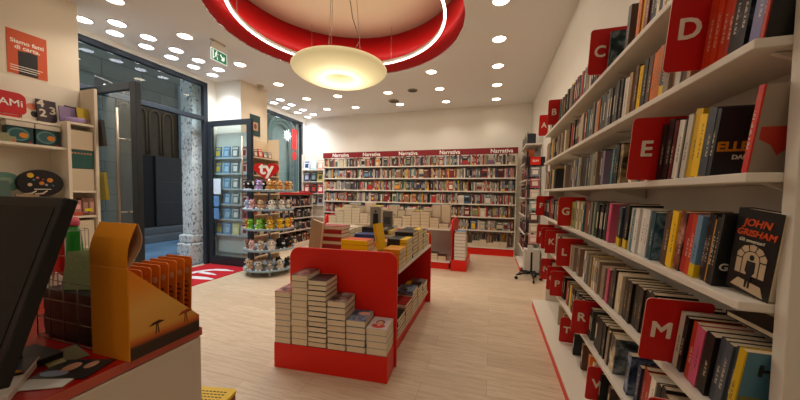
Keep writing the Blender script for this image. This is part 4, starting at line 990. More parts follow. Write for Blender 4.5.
# wall rack of facing-out books behind the second door leaf
t = thing('magazine_rack', 'pale wall rack of facing-out books seen through the second glass door', 'rack', (-4.68, 4.42, 0)); o = (-4.68, 4.42, 0)
wbox(-5.08, -4.24, 4.425, 4.445, .22, 2.48, o).build('back_panel', mat('pale rack panel', (214, 216, 208), .6), t)
RZS = [2.0, 1.71, 1.42, 1.13, .85, .56]
for z in RZS: wbox(-5.08, -4.24, 4.365, 4.424, z - .012, z, o).box(-5.08 - o[0], -4.24 - o[0], 4.365 - o[1], 4.369 - o[1], z, z + .02).build('ledge', mat('acrylic ledge', (190, 200, 204), .3), t)
RC_ = [((40, 96, 160), (216, 190, 60), 'blue and yellow'), ((60, 120, 190), (180, 206, 226), 'sky blue'), ((70, 72, 78), (226, 226, 224), 'grey and white'), ((196, 150, 140), (120, 50, 50), 'salmon')]
for k in range(24):
    row, c = divmod(k, 4)
    col, c2, nm = RC_[c]
    if row == 4 and c == 3: col, nm = (170, 40, 50), 'crimson'
    if row == 5 and c == 2: col, c2, nm = (226, 206, 90), (240, 236, 200), 'yellow'
    col = tuple(int(max(0, min(255, (v + row * 9 - 22) * .62 + 84))) for v in col)  # covers paled to paint in the washed-out reflection of the door glass
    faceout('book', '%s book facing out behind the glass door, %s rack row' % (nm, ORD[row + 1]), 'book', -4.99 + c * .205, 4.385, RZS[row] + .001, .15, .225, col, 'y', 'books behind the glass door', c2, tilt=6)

# ---------------------------------------------------------------- far bookcase on the right wall, postcard spinner, white box
t = thing('bookcase', 'narrow-looking white bookcase on the right wall beyond the card spinner', 'bookcase', (.70, 6.2, 0)); o = (.70, 6.2, 0)
for z in (2.30, 1.98, 1.66, 1.34, 1.02, .70, .38): wbox(.56, .822, 5.72, 6.72, z - .022, z, o).build('shelf', WHITE, t)
wbox(.824, .836, 5.72, 6.72, 0, 2.5, o).build('back_panel', WHITE, t); wbox(.62, .836, 6.721, 6.74, 0, 2.42, o).build('side_panel', WHITE, t)
wbox(.515, .822, 5.72, 6.72, .07, .092, o).build('base_ledge', WHITE, t); wbox(.52, .55, 5.72, 6.72, .001, .069, o).build('kick_board', RED, t)
for k, z in enumerate((2.30, 1.98, 1.66, 1.34, 1.02, .70, .38)): rest_row('w', 5.74, 6.70, .575, z + .0005, .14, .17, .24, 540 + k, face=.5, pal=DARKS + [(150, 60, 90), (90, 40, 44)])
t = thing('card_spinner', 'tall revolving greeting card rack with a black header on a black star base', 'card rack', (.655, 5.27, 0)); 
b = MB()
for k in range(5):
    a = math.radians(200 + 72 * k); c, s_ = math.cos(a), math.sin(a)
    MB().tube([(0, 0, .11), (c * .12, s_ * .12, .105), (c * .25 * (.6 if c > .5 else 1), s_ * .25, .075)], [.024, .02, .015], 8).build('foot', BLACK, t)
    w_ = MB().lathe([(0, -.012), (.026, -.012), (.026, .012), (0, .012)], n=14); w_.v = [tuple((RZ(a) @ T(.25 * (.6 if c > .5 else 1), 0, .028) @ RX(PI / 2)) @ Vector(p)) for p in w_.v]; w_.build('caster', BLACK, t)
MB().tube([(0, 0, .09), (0, 0, 1.98)], .016, 10).build('pole', BLACK, t)
WR = mat('rack frame', (70, 62, 58), .5)
for kx, ky in ((-.085, -.085), (.085, -.085), (-.085, .085), (.085, .085)): MB().tube([(kx, ky, .56), (kx, ky, 1.86)], .006, 6).build('upright', WR, t)
hd = MB().box(-.14, .14, -.10, .10, 1.86, 2.0).build('header', BLACK, t)
MB().box(-.075, .075, -.1025, -.1005, 1.872, 1.998).build('header_label', RED, hd)
text('header_lettering', 'SLIM', .045, T(0, -.103, 1.935) @ TXN, WLET, hd, bold=.001)
for k in range(7): MB().box(-.095, .095, -.11, -.09, .60 + k * .18, .604 + k * .18).box(-.11, -.09, -.09, .09, .60 + k * .18, .604 + k * .18).build('pocket', WR, t)
KC = [((206, 150, 150), 'rose'), ((196, 176, 160), 'beige'), ((92, 64, 60), 'brown'), ((150, 180, 176), 'mint'), ((206, 190, 176), 'cream'), ((170, 80, 90), 'crimson'), ((130, 134, 146), 'grey-blue')]
for k in range(7):
    faceout('greeting_card', '%s greeting card in pocket %s from the bottom, front of the card spinner' % (KC[k][1], ORD[k + 1]), 'card', .655, 5.155, .606 + k * .18, .14, .155, KC[k][0], 'y', 'cards on the spinner', (232, 222, 210), t=.004, tilt=2)
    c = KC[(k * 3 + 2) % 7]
    faceout('greeting_card', '%s greeting card in pocket %s from the bottom, left side of the spinner' % (c[1], ORD[k + 1]), 'card', .54, 5.27, .606 + k * .18, .13, .155, tuple(int(v * .6) for v in c[0]), 'w', 'cards on the spinner', (196, 150, 140), t=.004, tilt=2)  # side cards reuse the front colours, darkened to paint in their shade
tag(MB().box(.575, .655, 5.14, 5.148, .56 - .09, .56 + .03).build('price_card', mat('pale card', (200, 200, 196), .5)), 'pale grey card hanging at the foot of the card spinner', 'card')
t = thing('storage_box', 'white cardboard storage box on the floor behind the card spinner', 'box', (.70, 5.60, 0))
MB().box(-.13, .11, -.085, .085, .005, .40).build('body', mat('white board', (210, 206, 198), .7), t); MB().box(-.135, .115, -.09, .09, .401, .45).build('lid', mat('white board', (210, 206, 198), .7), t)

# ---------------------------------------------------------------- plush toy carousel
CX, CY_ = -3.64, 4.19
t = thing('toy_carousel', 'five-tier revolving stand of plush toys with a red heart sign by the door', 'toy stand', (CX, CY_, 0))
TI = mat('pale acrylic tier', (150, 178, 196), .25); TZ = [.10, .43, .77, 1.09, 1.40]
for z in TZ:
    MB().lathe([(0, -.012), (.40, -.012), (.41, .022), (.402, .024), (.395, 0), (0, 0)], (0, 0, z), 40).build('tier', TI, t)
MB().tube([(0, 0, .06), (0, 0, 1.62)], .02, 12).build('pole', mat('chrome tube', (190, 190, 192), .2, metal=.9), t)
for k in range(5):
    a = 2 * PI * k / 5 + .4; MB().tube([(.3 * math.cos(a), .3 * math.sin(a), .0), (.3 * math.cos(a), .3 * math.sin(a), .088)], .022, 8).build('caster', mat('caster grey', (170, 170, 170), .4), t)
HS = .17
hp = []
for i in range(48):
    a = 2 * PI * i / 48; hx = 16 * math.sin(a) ** 3; hz = 13 * math.cos(a) - 5 * math.cos(2 * a) - 2 * math.cos(3 * a) - math.cos(4 * a); hp.append((hx / 16 * .20, 0, hz / 16 * HS))
M = T(.0, -.06, 1.745) @ RZ(math.radians(30))
h = MB().prism(hp, (0, .02, 0), 0, M).build('heart_sign', mat('heart red', (206, 24, 22), .45), t)
text('heart_lettering', 'ty', .29, M @ T(0, -.004, .03) @ TXN, WLET, h, bold=.009)
MB().tube([(-.02, -.05, 1.40), (-.02, -.05, 1.62)], .008, 8).build('sign_rod', WIRE, t)
def toymat(c): return mat('plush %d %d %d' % c, c, .95, noise=.12, nscale=40)
EYE = mat('toy eye', (8, 8, 8), .15)
def toy(x, y, z, rz, c, c2, belly, label, s=1.0, ears='round'):
    t = thing('plush_toy', label, 'plush toy', (x, y, z), rz, 'plush toys on the carousel')
    b = MB(); b.ball((0, 0, .052 * s), (.048 * s, .042 * s, .052 * s), 12, 8)
    for sx in (-1, 1): b.ball((sx * .032 * s, -.036 * s, .018 * s), (.020 * s, .028 * s, .018 * s), 8, 6, 1); b.ball((sx * .046 * s, -.012 * s, .056 * s), (.016 * s, .018 * s, .03 * s), 8, 6)
    b.build('body', [toymat(c), toymat(c2)], t)
    hd = MB(); hd.ball((0, -.008 * s, .128 * s), (.052 * s, .048 * s, .046 * s), 12, 9)
    hd.ball((0, -.050 * s, .115 * s), (.022 * s, .016 * s, .016 * s), 8, 6, 1)
    for sx in (-1, 1):
        if ears == 'round': hd.ball((sx * .038 * s, 0, .170 * s), (.018 * s, .010 * s, .018 * s), 8, 6, 2)
        elif ears == 'long': hd.ball((sx * .024 * s, 0, .195 * s), (.011 * s, .009 * s, .036 * s), 8, 6, 2)
        else: hd.ball((sx * .055 * s, 0, .125 * s), (.012 * s, .016 * s, .032 * s), 8, 6, 2)
    H = hd.build('head', [toymat(c), toymat(c2), toymat(belly)], t)
    for sx in (-1, 1): MB().ball((sx * .022 * s, -.048 * s, .138 * s), .0105 * s, 8, 6).build('eye', EYE, H)
TT = {4: ('top', [((30, 30, 32), (236, 232, 226), (30, 30, 32), 'black and white husky', 'round'), ((30, 30, 32), (236, 232, 226), (226, 220, 214), 'black and white dog', 'flop'), ((176, 150, 206), (226, 214, 232), (150, 120, 186), 'lilac', 'round'),
        ((196, 138, 74), (236, 206, 160), (150, 96, 50), 'golden brown bear', 'round'), ((206, 152, 92), (240, 216, 176), (160, 104, 60), 'tan bear', 'round'), ((190, 126, 64), (232, 200, 150), (140, 90, 46), 'caramel dog', 'flop'), ((216, 180, 130), (244, 226, 196), (190, 150, 100), 'beige dog', 'flop')]),
      3: ('fourth', [((176, 196, 224), (236, 230, 236), (226, 170, 190), 'pale blue', 'long'), ((226, 176, 186), (244, 226, 226), (226, 150, 170), 'pink', 'round'), ((206, 172, 140), (236, 216, 190), (120, 80, 60), 'beige monkey', 'round'),
        ((236, 232, 226), (236, 232, 226), (26, 26, 28), 'panda', 'round'), ((232, 228, 222), (240, 236, 230), (30, 30, 32), 'black-eared white', 'round'), ((228, 224, 218), (30, 30, 32), (28, 28, 30), 'black-footed white', 'round'), ((176, 132, 96), (226, 196, 160), (130, 90, 60), 'brown', 'flop')]),
      2: ('middle', [((206, 130, 50), (232, 180, 110), (170, 96, 40), 'orange lion', 'round'), ((120, 190, 60), (190, 220, 90), (90, 160, 50), 'green turtle', 'round'), ((140, 206, 90), (226, 226, 110), (110, 180, 70), 'lime frog', 'round'), ((226, 180, 60), (244, 220, 130), (206, 140, 50), 'golden giraffe', 'long'),
        ((240, 200, 40), (230, 130, 30), (236, 190, 40), 'yellow chick', 'round'), ((236, 196, 50), (226, 120, 40), (210, 150, 40), 'yellow tiger', 'round'), ((226, 140, 60), (240, 206, 150), (190, 100, 40), 'orange fox', 'round')]),
      1: ('second', [((150, 110, 92), (226, 206, 186), (110, 76, 62), 'grey-brown cat', 'round'), ((222, 180, 176), (240, 220, 216), (206, 150, 150), 'pale pink pig', 'round'), ((200, 180, 160), (232, 220, 206), (150, 120, 100), 'beige cat', 'round'), ((232, 226, 214), (240, 220, 200), (226, 180, 170), 'cream cow', 'flop'),
        ((28, 28, 30), (226, 220, 212), (24, 24, 26), 'black and white cat', 'round'), ((34, 32, 32), (190, 120, 60), (30, 28, 28), 'black and tan dog', 'flop'), ((30, 30, 32), (120, 116, 112), (26, 26, 28), 'black', 'round')]),
      0: ('bottom', [((226, 206, 170), (240, 226, 200), (206, 180, 140), 'cream', 'flop'), ((196, 160, 130), (230, 206, 180), (150, 110, 80), 'sandy', 'round'), ((190, 180, 166), (230, 224, 214), (150, 140, 128), 'oatmeal', 'round'), ((160, 156, 150), (222, 218, 212), (120, 116, 112), 'grey', 'round'),
        ((206, 196, 180), (236, 230, 220), (170, 156, 140), 'pale grey', 'flop'), ((36, 36, 38), (210, 206, 200), (30, 30, 32), 'black and white', 'round'), ((196, 176, 150), (232, 220, 200), (150, 126, 100), 'fawn', 'flop')])}
a_cam = math.atan2(-CY_, -CX)
for ti, (tn, L_) in TT.items():
    for k, (c, c2, c3, nm, er) in enumerate(L_):
        a = a_cam + math.radians(-84 + 28 * k + (ti * 5) % 9); r = .325
        toy(CX + r * math.cos(a), CY_ + r * math.sin(a), TZ[ti] + .001, a + PI / 2, c, c2, c3, '%s plush toy on the %s tier of the toy carousel' % (nm, tn), .98, er)
    for k in range(3):
        a = a_cam + math.radians(-50 + 50 * k + ti * 7); c = L_[(k * 2 + 1) % 7]
        toy(CX + .175 * math.cos(a), CY_ + .175 * math.sin(a), TZ[ti] + .001, a + PI / 2, c[0], c[1], c[2], '%s plush toy in the inner ring of the %s tier' % (c[3], tn), .98, c[4])

# ---------------------------------------------------------------- entrance mat with the shop's mark
t = thing('entrance_mat', 'red entrance mat with a white swoosh mark inside the doorway', 'mat', (-4.55, 3.40, 0))
b = MB(); b.prism([(-.56, -.95, 0), (.42, -.95, 0), (.42, .875, 0), (-.56, .875, 0)], (0, 0, .008)); b.build('pile', mat('red mat pile', (186, 22, 34), .95, noise=.15, nscale=60), t)
mk = mat('white mat mark', (226, 222, 226), .9)
def smooth_band(pts, w0):
    """flat swoosh along pts with widths"""
    b = MB(); L_ = []; R_ = []
    for i, p in enumerate(pts):
        d = Vector(pts[min(i + 1, len(pts) - 1)]) - Vector(pts[max(i - 1, 0)]); d.normalize(); nn = Vector((-d.y, d.x)) * w0[i] / 2
        L_.append((p[0] + nn.x, p[1] + nn.y, .0085)); R_.append((p[0] - nn.x, p[1] - nn.y, .0085))
    b.prism(L_ + R_[::-1], (0, 0, .002)); return b
smooth_band([(.31, .605), (.10, .60), (-.06, .57), (-.16, .48), (-.22, .36), (-.25, .2)], [.02, .11, .10, .10, .11, .13]).build('swoosh', mk, t)
smooth_band([(.24, .33), (.10, .345), (-.02, .36), (-.14, .36)], [.02, .08, .09, .09]).build('swoosh', mk, t)
smooth_band([(.42, .12), (.22, .12), (.05, .10), (-.12, .06)], [.05, .12, .13, .13]).build('swoosh', mk, t)

# ---------------------------------------------------------------- cash counter and what is on it
t = thing('cash_counter', 'white cash counter with a glossy red top near the entrance', 'counter', (-1.65, -.2, 0)); o = (-1.65, -.2, 0)
CT = mat('counter red gloss', (150, 14, 8), .18)
wbox(-2.3, -1.0, -1.3, .80, .001, .868, o).build('body', mat('counter white', (214, 200, 182), .55), t, bevel=.003)
wbox(-2.3, -1.004, -1.3, .806, .869, .9, o).build('counter_top', CT, t, bevel=.002)
wbox(-1.0035, -1.001, -1.3, .806, .872, .8985, o).build('edge_trim', mat('clear edge strip', (190, 90, 70), .2), t)
# touch screen till, tilted back
t = thing('till_monitor', 'black till monitor tilted back standing on the red counter', 'monitor', (-1.255, .365, .9))
M = T(0, -.02, .045) @ RX(math.radians(-17))
MB().box(-.22, .20, 0, .03, 0, .452, 0, M).build('housing', BLACK, t, bevel=.004)
MB().box(-.195, .175, -.0015, 0, .03, .425, 0, M).build('screen', mat('dark glass screen', (24, 25, 27), .5, spec=.2), t)
MB().box(-.08, .06, .04, .16, 0, .02).box(-.03, .01, .06, .10, .02, .2).build('stand', BLACK, t)
# orange leaflet display box
t = thing('leaflet_box', 'orange card leaflet box printed with a savannah sunset at the counter corner', 'leaflet box', (-1.07, .57, .9))
g = NT('savannah print'); vec, s = g.xyz()
g.l.new(g.ramp(g.math('MULTIPLY', s[2], 3.2), [(0, (44, 28, 12)), (.11, (58, 34, 14)), (.15, (196, 90, 14)), (.22, (222, 160, 66)), (.45, (232, 176, 84)), (.7, (236, 146, 34)), (1, (226, 128, 12))]), g.b.inputs['Base Color']); g.b.inputs['Roughness'].default_value = .5
INN = mat('inside of orange card', (206, 166, 130), .7)
MB().box(-.082, .082, 0, .003, .0, .27).build('front_panel', ORANGE, t)
for x in (-.082, .079): MB().prism([(x, .0035, .0), (x, .215, .0), (x, .215, .056), (x, .0035, .27)], (.003, 0, 0)).build('side_panel', g.m, t)
MB().box(-.078, .078, .0035, .214, .0005, .003).build('bottom_panel', ORANGE, t)
hd = []
for i in range(13):
    u = i / 12; hd.append((.027 * u - .010 * math.sin(PI * u), .271 + .128 * u))
b = MB(); vs = []; fs = []
for i, (y, z) in enumerate(hd):
    for dy in (0, .0022): vs += [(-.082, y + dy, z), (.082, y + dy, z)]
for i in range(12):
    a = i * 4; fs += [(a, a + 1, a + 5, a + 4), (a + 2, a + 3, a + 7, a + 6), (a, a + 4, a + 6, a + 2), (a + 1, a + 3, a + 7, a + 5)]
b.add(vs, fs); b.build('header_front', ORANGE, t)
bk = [(.0292 * u + .022 * math.sin(PI * u) + .0024 * (1 - u), .275 + .124 * u) for u in [i / 12 for i in range(13)]]
b = MB(); b.prism([(-.082, y, z) for y, z in bk] + [(-.082, y + .002, z) for y, z in bk[::-1]], (.164, 0, 0)); b.build('header_back', INN, t)
TRE = mat('acacia print', (150, 62, 16), .6); TRD = mat('dark acacia print', (70, 34, 18), .6)
for y0, z0, sc, m in ((.165, .050, .8, TRE), (.075, .052, .75, TRD)):
    b = MB(); x = .0822
    b.prism([(x, y0 + sc * p, z0 + sc * q_) for p, q_ in ((-.03, .038), (-.015, .05), (.01, .054), (.032, .044), (.012, .040), (-.01, .040))], (.0008, 0, 0))
    for dy in (-.006, .006): b.prism([(x, y0 + sc * dy, z0), (x, y0 + sc * (dy + .004), z0), (x, y0 + sc * (dy * .3 + .003), z0 + sc * .042), (x, y0 + sc * dy * .3, z0 + sc * .042)], (.0008, 0, 0))
    b.build('acacia_print', m, t)
LFM = mat('orange leaflet', (220, 116, 22), .55); ICO = mat('leaflet roundel', (226, 176, 130), .6); LTX = mat('leaflet small print', (96, 50, 24), .6)
for k in range(7):
    y = .625 + k * .026
    lf = MB(); oo = [(p, q_) for p, q_ in rrect(.13, .245, .012, 4)]
    lf.prism([(p, 0, q_ + .1225) for p, q_ in oo], (0, .004, 0)); ob = lf.build('leaflet', LFM); ob.location = (-1.098 + k * .001, y, .9035 + .002 * k); ob.rotation_euler = (math.radians(-2), 0, 0)
    tag(ob, 'orange rounded leaflet, %s from the front in the orange box' % ORD[k + 1], 'leaflet', 'leaflets in the orange box')
    ic = MB()
    for j in range(3): ic.prism([(-.035 + .04 * j + .0105 * math.cos(i * PI / 8), -.0002, .195 + .0105 * math.sin(i * PI / 8)) for i in range(16)], (0, -.0006, 0))
    ic.build('roundels', ICO, ob)
    tx = MB()
    for j in range(7): tx.box(.035, .035 + .02 * (.6 + .4 * ((j * 7) % 3) / 2), -.0006, -.0001, .05 + j * .017, .056 + j * .017)
    tx.build('small_print', LTX, ob)
# wire basket of small books
BX, BY, BZ_ = -1.31, .685, .9
t = thing('wire_basket', 'wire mesh basket on the red counter behind the till monitor', 'basket', (BX, BY, BZ_))
for nm, sx, sy in (('front_grid', 0, -1), ('back_grid', 0, 1), ('left_grid', -1, 0), ('right_grid', 1, 0)):
    b = MB()
    W2, D2, H2 = .145, .105, .20
    for j in range(5):
        u = -1 + 2 * j / 4
        b.tube([(u * W2, sy * D2, .003), (u * W2, sy * D2, H2)] if sy else [(sx * W2, u * D2, .003), (sx * W2, u * D2, H2)], .0017, 5)
    for j in range(4):
        z = .004 + j * H2 / 3.05
        b.tube([(-W2, sy * D2, z), (W2, sy * D2, z)] if sy else [(sx * W2, -D2, z), (sx * W2, D2, z)], .0017, 5)
    b.build(nm, mat('basket wire', (120, 100, 84), .4, metal=.6), t)
for k in range(7):
    lying(.26, .19, .022, CV['black'], (BX + rr.uniform(-.004, .004), BY, .9045 + k * .0226), PI, 'dark pocket book lying in the wire basket, %s from the bottom' % ORD[k + 1], 'books in the wire basket')
ob = MB().prism([(-.10, 0, 0), (.10, 0, 0), (.10, 0, .11), (.02, 0, .135), (-.10, 0, .125)], (0, .03, 0)).build('gift_bag', None or cover_mat('sage dots', (150, 160, 110), title=False))
ob.location = (BX + .045, BY - .055, 1.064); ob.rotation_euler = (math.radians(-12), 0, math.radians(20)); tag(ob, 'sage green dotted paper gift bag lying on the books in the wire basket', 'bag')
dt = MB()
for i in range(6):
    for j in range(4): dt.prism([(-.08 + i * .032 + (j % 2) * .016 + .0022 * math.cos(a * PI / 3), -.0006, .02 + j * .026 + .0022 * math.sin(a * PI / 3)) for a in range(6)], (0, .0005, 0))
dt.build('dots', mat('dot print', (196, 200, 160), .6), ob)
# red and green toy bottles in an acrylic tub beyond
t = thing('acrylic_tub', 'clear wire tub holding red and green candy bottles behind the basket', 'tub', (-1.62, .74, .9))
b = MB()
for z in (.003, .12, .24, .335):
    b.tube([(.075 * math.cos(2 * PI * i / 16), .05 * math.sin(2 * PI * i / 16), z) for i in range(16)], .0016, 5, closed=True)
b.build('rings', WIRE, t)
b = MB()
for i in range(8): b.tube([(.075 * math.cos(2 * PI * i / 8), .05 * math.sin(2 * PI * i / 8), .003), (.075 * math.cos(2 * PI * i / 8), .05 * math.sin(2 * PI * i / 8), .335)], .0016, 5)
b.build('wires', WIRE, t)
GRN = mat('green cap', (24, 130, 34), .4); RDB = mat('red bottle', (196, 30, 24), .35); PNK = mat('pink cap', (226, 96, 120), .4)
for k, (x, y, h, cb, cc, lb) in enumerate(((-1.655, .735, .33, RDB, GRN, 'red candy bottle with a green cap in the wire tub'), (-1.585, .74, .385, GRN, PNK, 'green candy bottle with a pink cap in the wire tub'))):
    b = thing('candy_bottle', lb, 'bottle', (x, y, .902), 0, 'candy bottles')
    MB().lathe([(0, 0), (.028, 0), (.029, .02), (.027, h * .6), (.02, h * .84), (.013, h * .91), (0, h * .91)], n=18).build('bottle', cb, b)
    MB().lathe([(0, h * .91), (.016, h * .91), (.018, h * .94), (.013, h), (0, h)], n=18).build('cap', cc, b)
    MB().box(-.025, .025, -.0335, -.0315, h * .35, h * .35 + .055, 0, RY(.3)).build('price_tag', mat('price tag', (226, 216, 206), .6), b)
# papers on the counter top
ob = MB().box(-.07, .07, -.045, .045, 0, .002).build('booklet', mat('dark booklet', (28, 26, 26), .4)); ob.location = (-1.09, .50, .9012); ob.rotation_euler = (0, 0, math.radians(20)); tag(ob, 'dark booklet with two faces printed on it lying on the red counter', 'booklet', 'booklets on the counter')
b = MB(); b.prism(disc(-.015, .008, .018, .022, .002), (0, 0, .0005)).prism(disc(.028, .018, .014, .018, .002), (0, 0, .0005)); b.build('portrait_print', mat('face print', (206, 150, 120), .5), ob)
b = MB(); b.prism(disc(-.03, -.022, .034, .014, .002), (0, 0, .0004)); b.build('shirt_print', mat('pale blue print', (150, 170, 196), .5), ob)
ob = MB().box(-.06, .06, -.04, .04, 0, .0018).build('booklet', mat('olive booklet', (112, 100, 66), .5)); ob.location = (-1.17, .535, .9032 ); ob.rotation_euler = (0, 0, math.radians(-12)); ob.location = (-1.205, .53, .9012); tag(ob, 'olive patterned booklet beside the dark booklet on the red counter', 'booklet', 'booklets on the counter')
MB().box(-.05, .05, -.0395, -.005, .0018, .0022).build('pattern_print', mat('olive light', (160, 146, 90), .5), ob)
ob = MB().box(-.055, .055, -.04, .04, 0, .0018).build('booklet', mat('white booklet', (206, 206, 200), .5)); ob.location = (-1.085, .452, .9012); ob.rotation_euler = (0, 0, math.radians(28)); tag(ob, 'white leaflet under the dark booklet on the red counter', 'booklet', 'booklets on the counter')
t = thing('order_pad', 'thick white order pad with a black upper sheet on the counter edge', 'pad', (-1.178, .385, .9), math.radians(54))
MB().box(-.06, .06, -.11, .095, .0008, .022).build('pad', mat('pad paper', (222, 214, 204), .7), t, bevel=.003)
MB().box(-.057, .057, -.01, .092, .0225, .0245).build('black_sheet', mat('carbon black', (20, 21, 24), .4), t)
b = MB()
for k in range(4): b.box(-.04, .01 - .008 * k, -.0955 + .02 * k, -.092 + .02 * k, .0225, .0229)
b.build('handwriting', mat('grey ink', (120, 112, 104), .6), t)
tag(MB().tube([(-1.225, .375, .9285), (-1.145, .425, .9285)], .0035, 8).build('pencil', mat('yellow pencil', (206, 130, 30), .5)), 'yellow-orange pencil lying across the order pad', 'pencil')
# low stand with a yellow pack beyond the counter end
t = thing('floor_stand', 'low red floor stand beyond the end of the white counter', 'stand', (-1.19, .985, 0))
MB().box(-.12, .12, -.10, .10, 0, .365).build('body', RED, t)
t = thing('card_pack', 'yellow boxed pack with small print on the low stand by the counter end', 'pack', (-1.20, .985, .3655), math.radians(12))
MB().prism([(p, q_, 0) for p, q_ in rrect(.185, .145, .016, 4)], (0, 0, .085)).build('lower_box', mat('photo brown', (150, 72, 52), .5), t)
y_ = MB().prism([(p, q_, .0855) for p, q_ in rrect(.19, .15, .016, 4)], (0, 0, .014)).build('lid', mat('pack yellow', (234, 196, 12), .45), t)
b = MB()
for k in range(5):
    for j in range(8): b.box(-.078 + j * .018, -.078 + j * .018 + .012, -.03 + k * .018, -.024 + k * .018, .0996, .1002)
b.build('small_print', mat('pack print', (70, 60, 20), .6), y_)

# ---------------------------------------------------------------- gift shelving against the first pier
t = thing('gift_shelves', 'cream shelving unit with gifts and games against the cream pier', 'shelves', (-4.2, 1.5, 0)); o = (-4.2, 1.5, 0)
GS = mat('cream shelf board', (242, 232, 214), .55)
wbox(-4.285, -4.266, .4, 2.074, 0, 2.44, o).build('back_panel', GS, t)
wbox(-4.265, -3.98, 1.835, 1.86, 0, 2.05, o).build('side_panel', GS, t)
wbox(-4.285, -4.03, 2.075, 2.10, 0, 2.455, o).build('side_panel', GS, t)
for z in (2.03, 1.80, 1.31, .86, .40): wbox(-4.265, -4.0 if z < 2 else -4.08, .4, 1.834, z - .022, z, o).build('shelf', GS, t)
for z in (2.07, 1.38, 1.12, .80, .40): wbox(-4.265, -4.04, 1.861, 2.074, z - .02, z, o).build('shelf', GS, t)
GG = 'gifts on the gift shelves'
# top row, standing face out
def faceX(name, lab, cat, y, z, w, h, c, x=-4.215, t=.015, tilt=6, grp=GG):
    ob = MB().box(-w / 2, w / 2, 0, t, 0, h).build(name, mat('gift print %d %d %d' % c, c, .5), bevel=.001); ob.location = (x, y, z + .001); ob.rotation_euler = (math.radians(-tilt), 0, PI / 2); tag(ob, lab, cat, grp); return ob
ob = MB().prism([(p, 0, q_ + .11) for p, q_ in rrect(.30, .20, .05, 6)], (0, .012, 0)).build('name_board', mat('sign red', (196, 26, 24), .5)); ob.location = (-4.17, 1.50, 2.061); ob.rotation_euler = (math.radians(-4), 0, PI / 2); tag(ob, 'red name board with white letters on top of the gift shelves', 'sign', GG)
text('lettering', 'CRAMi', .088, T(0, -.0012, .11) @ TXN, WLET, ob, bold=.001)
MB().box(-.1, .1, -.02, .04, -.03, -.003).build('foot', mat('sign red', (196, 26, 24), .5), ob)
ob = faceX('gift_card', 'white card with peach shapes beside the red name board', 'card', 1.70, 2.031, .12, .24, (226, 216, 200), -4.225)
b = MB(); b.prism([(.01 + .038 * math.cos(i * PI / 8), -.0008, .15 + .032 * math.sin(i * PI / 8)) for i in range(16)], (0, .0006, 0)); b.build('peach_shape', mat('peach print', (226, 130, 96), .5), ob)
b = MB(); b.prism([(.02 + .022 * math.cos(i * PI / 8), -.0008, .08 + .03 * math.sin(i * PI / 8)) for i in range(16)], (0, .0006, 0)); b.build('dark_shape', mat('dark print', (52, 50, 46), .5), ob)
ob = faceX('picture_book', 'dark plum picture book with big cream numbers on the gift shelves', 'book', 1.80, 2.031, .135, .235, (62, 46, 54), -4.20)
NUM = mat('cream number', (228, 214, 190), .6)
for s_, x, z in (('4', -.04, .195), ('2', -.03, .10), ('3', .04, .135)): text('number', s_, .10, T(x, -.0012, z) @ TXN, NUM, ob, bold=.003)
ob = faceX('notebook', 'plain lavender notebook standing on the gift shelves', 'notebook', 1.925, 2.071, .12, .16, (150, 128, 170), -4.15)
ob = faceX('picture_book', 'black picture book with a peach shape by the lavender notebook', 'book', 2.0, 2.071, .115, .19, (48, 44, 42), -4.225)
MB().box(-.035, .045, -.001, 0, .03, .09).build('peach_shape', mat('peach print', (226, 130, 96), .5), ob)
ob = faceX('picture_book', 'yellow picture book at the far end of the gift shelves', 'book', 2.02, 2.071, .09, .17, (196, 170, 40), -4.10)
ob = MB().tube([(-4.12, 1.88, 2.10), (-4.10, 1.97, 2.10), (-4.12, 2.06, 2.115)], [.02, .03, .02], 10).build('soft_toy', mat('lavender plush', (170, 148, 196), .9)); tag(ob, 'lavender soft toy lying in front of the lavender notebook', 'soft toy', GG)
# planet boxes with white lids
for k, (y, nm) in enumerate(((1.56, 'left'), (1.735, 'right'))):
    b = thing('planet_game', 'teal solar system game box with an orange planet, %s of two on the shelf' % nm, 'game', (-4.06, y, 1.8005), PI / 2, 'planet game boxes')
    MB().box(-.08, .08, 0, .07, 0, .15).build('box', mat('teal box', (26, 62, 66), .4), b, bevel=.002)
    for r_0, c, dx, dz, yy in ((.058, (90, 140, 140), -.01, .08, -.0008), (.045, (52, 96, 104), -.01, .08, -.0013), (.024, (222, 140, 36), .02, .075, -.0018)):
        MB().prism([(dx + r_0 * 1.15 * math.cos(i * PI / 12), yy, dz + r_0 * math.sin(i * PI / 12)) for i in range(24)], (0, .0005, 0)).build('planet_print', mat('planet %d' % c[0], c, .5), b)
    MB().box(.05, .07, -.0008, 0, .01, .02).build('label', RED, b)
    MB().box(-.082, .082, -.01, .075, .152, .195).build('white_lid', mat('white tray', (222, 212, 196), .6), b)
t = thing('tray', 'low grey-green notched tray in front of the planet games', 'tray', (-4.02, 1.42, 1.8005), PI / 2)
MB().prism([(-.16, 0, 0), (.10, 0, 0), (.10, 0, .05), (.06, 0, .05), (.06, 0, .075), (0, 0, .075), (0, 0, .06), (-.16, 0, .06)], (0, .02, 0)).build('front', mat('khaki board', (150, 150, 116), .6), t)
MB().box(.075, .095, -.001, 0, .008, .02).build('label', mat('orange label', (226, 90, 40), .5), t)
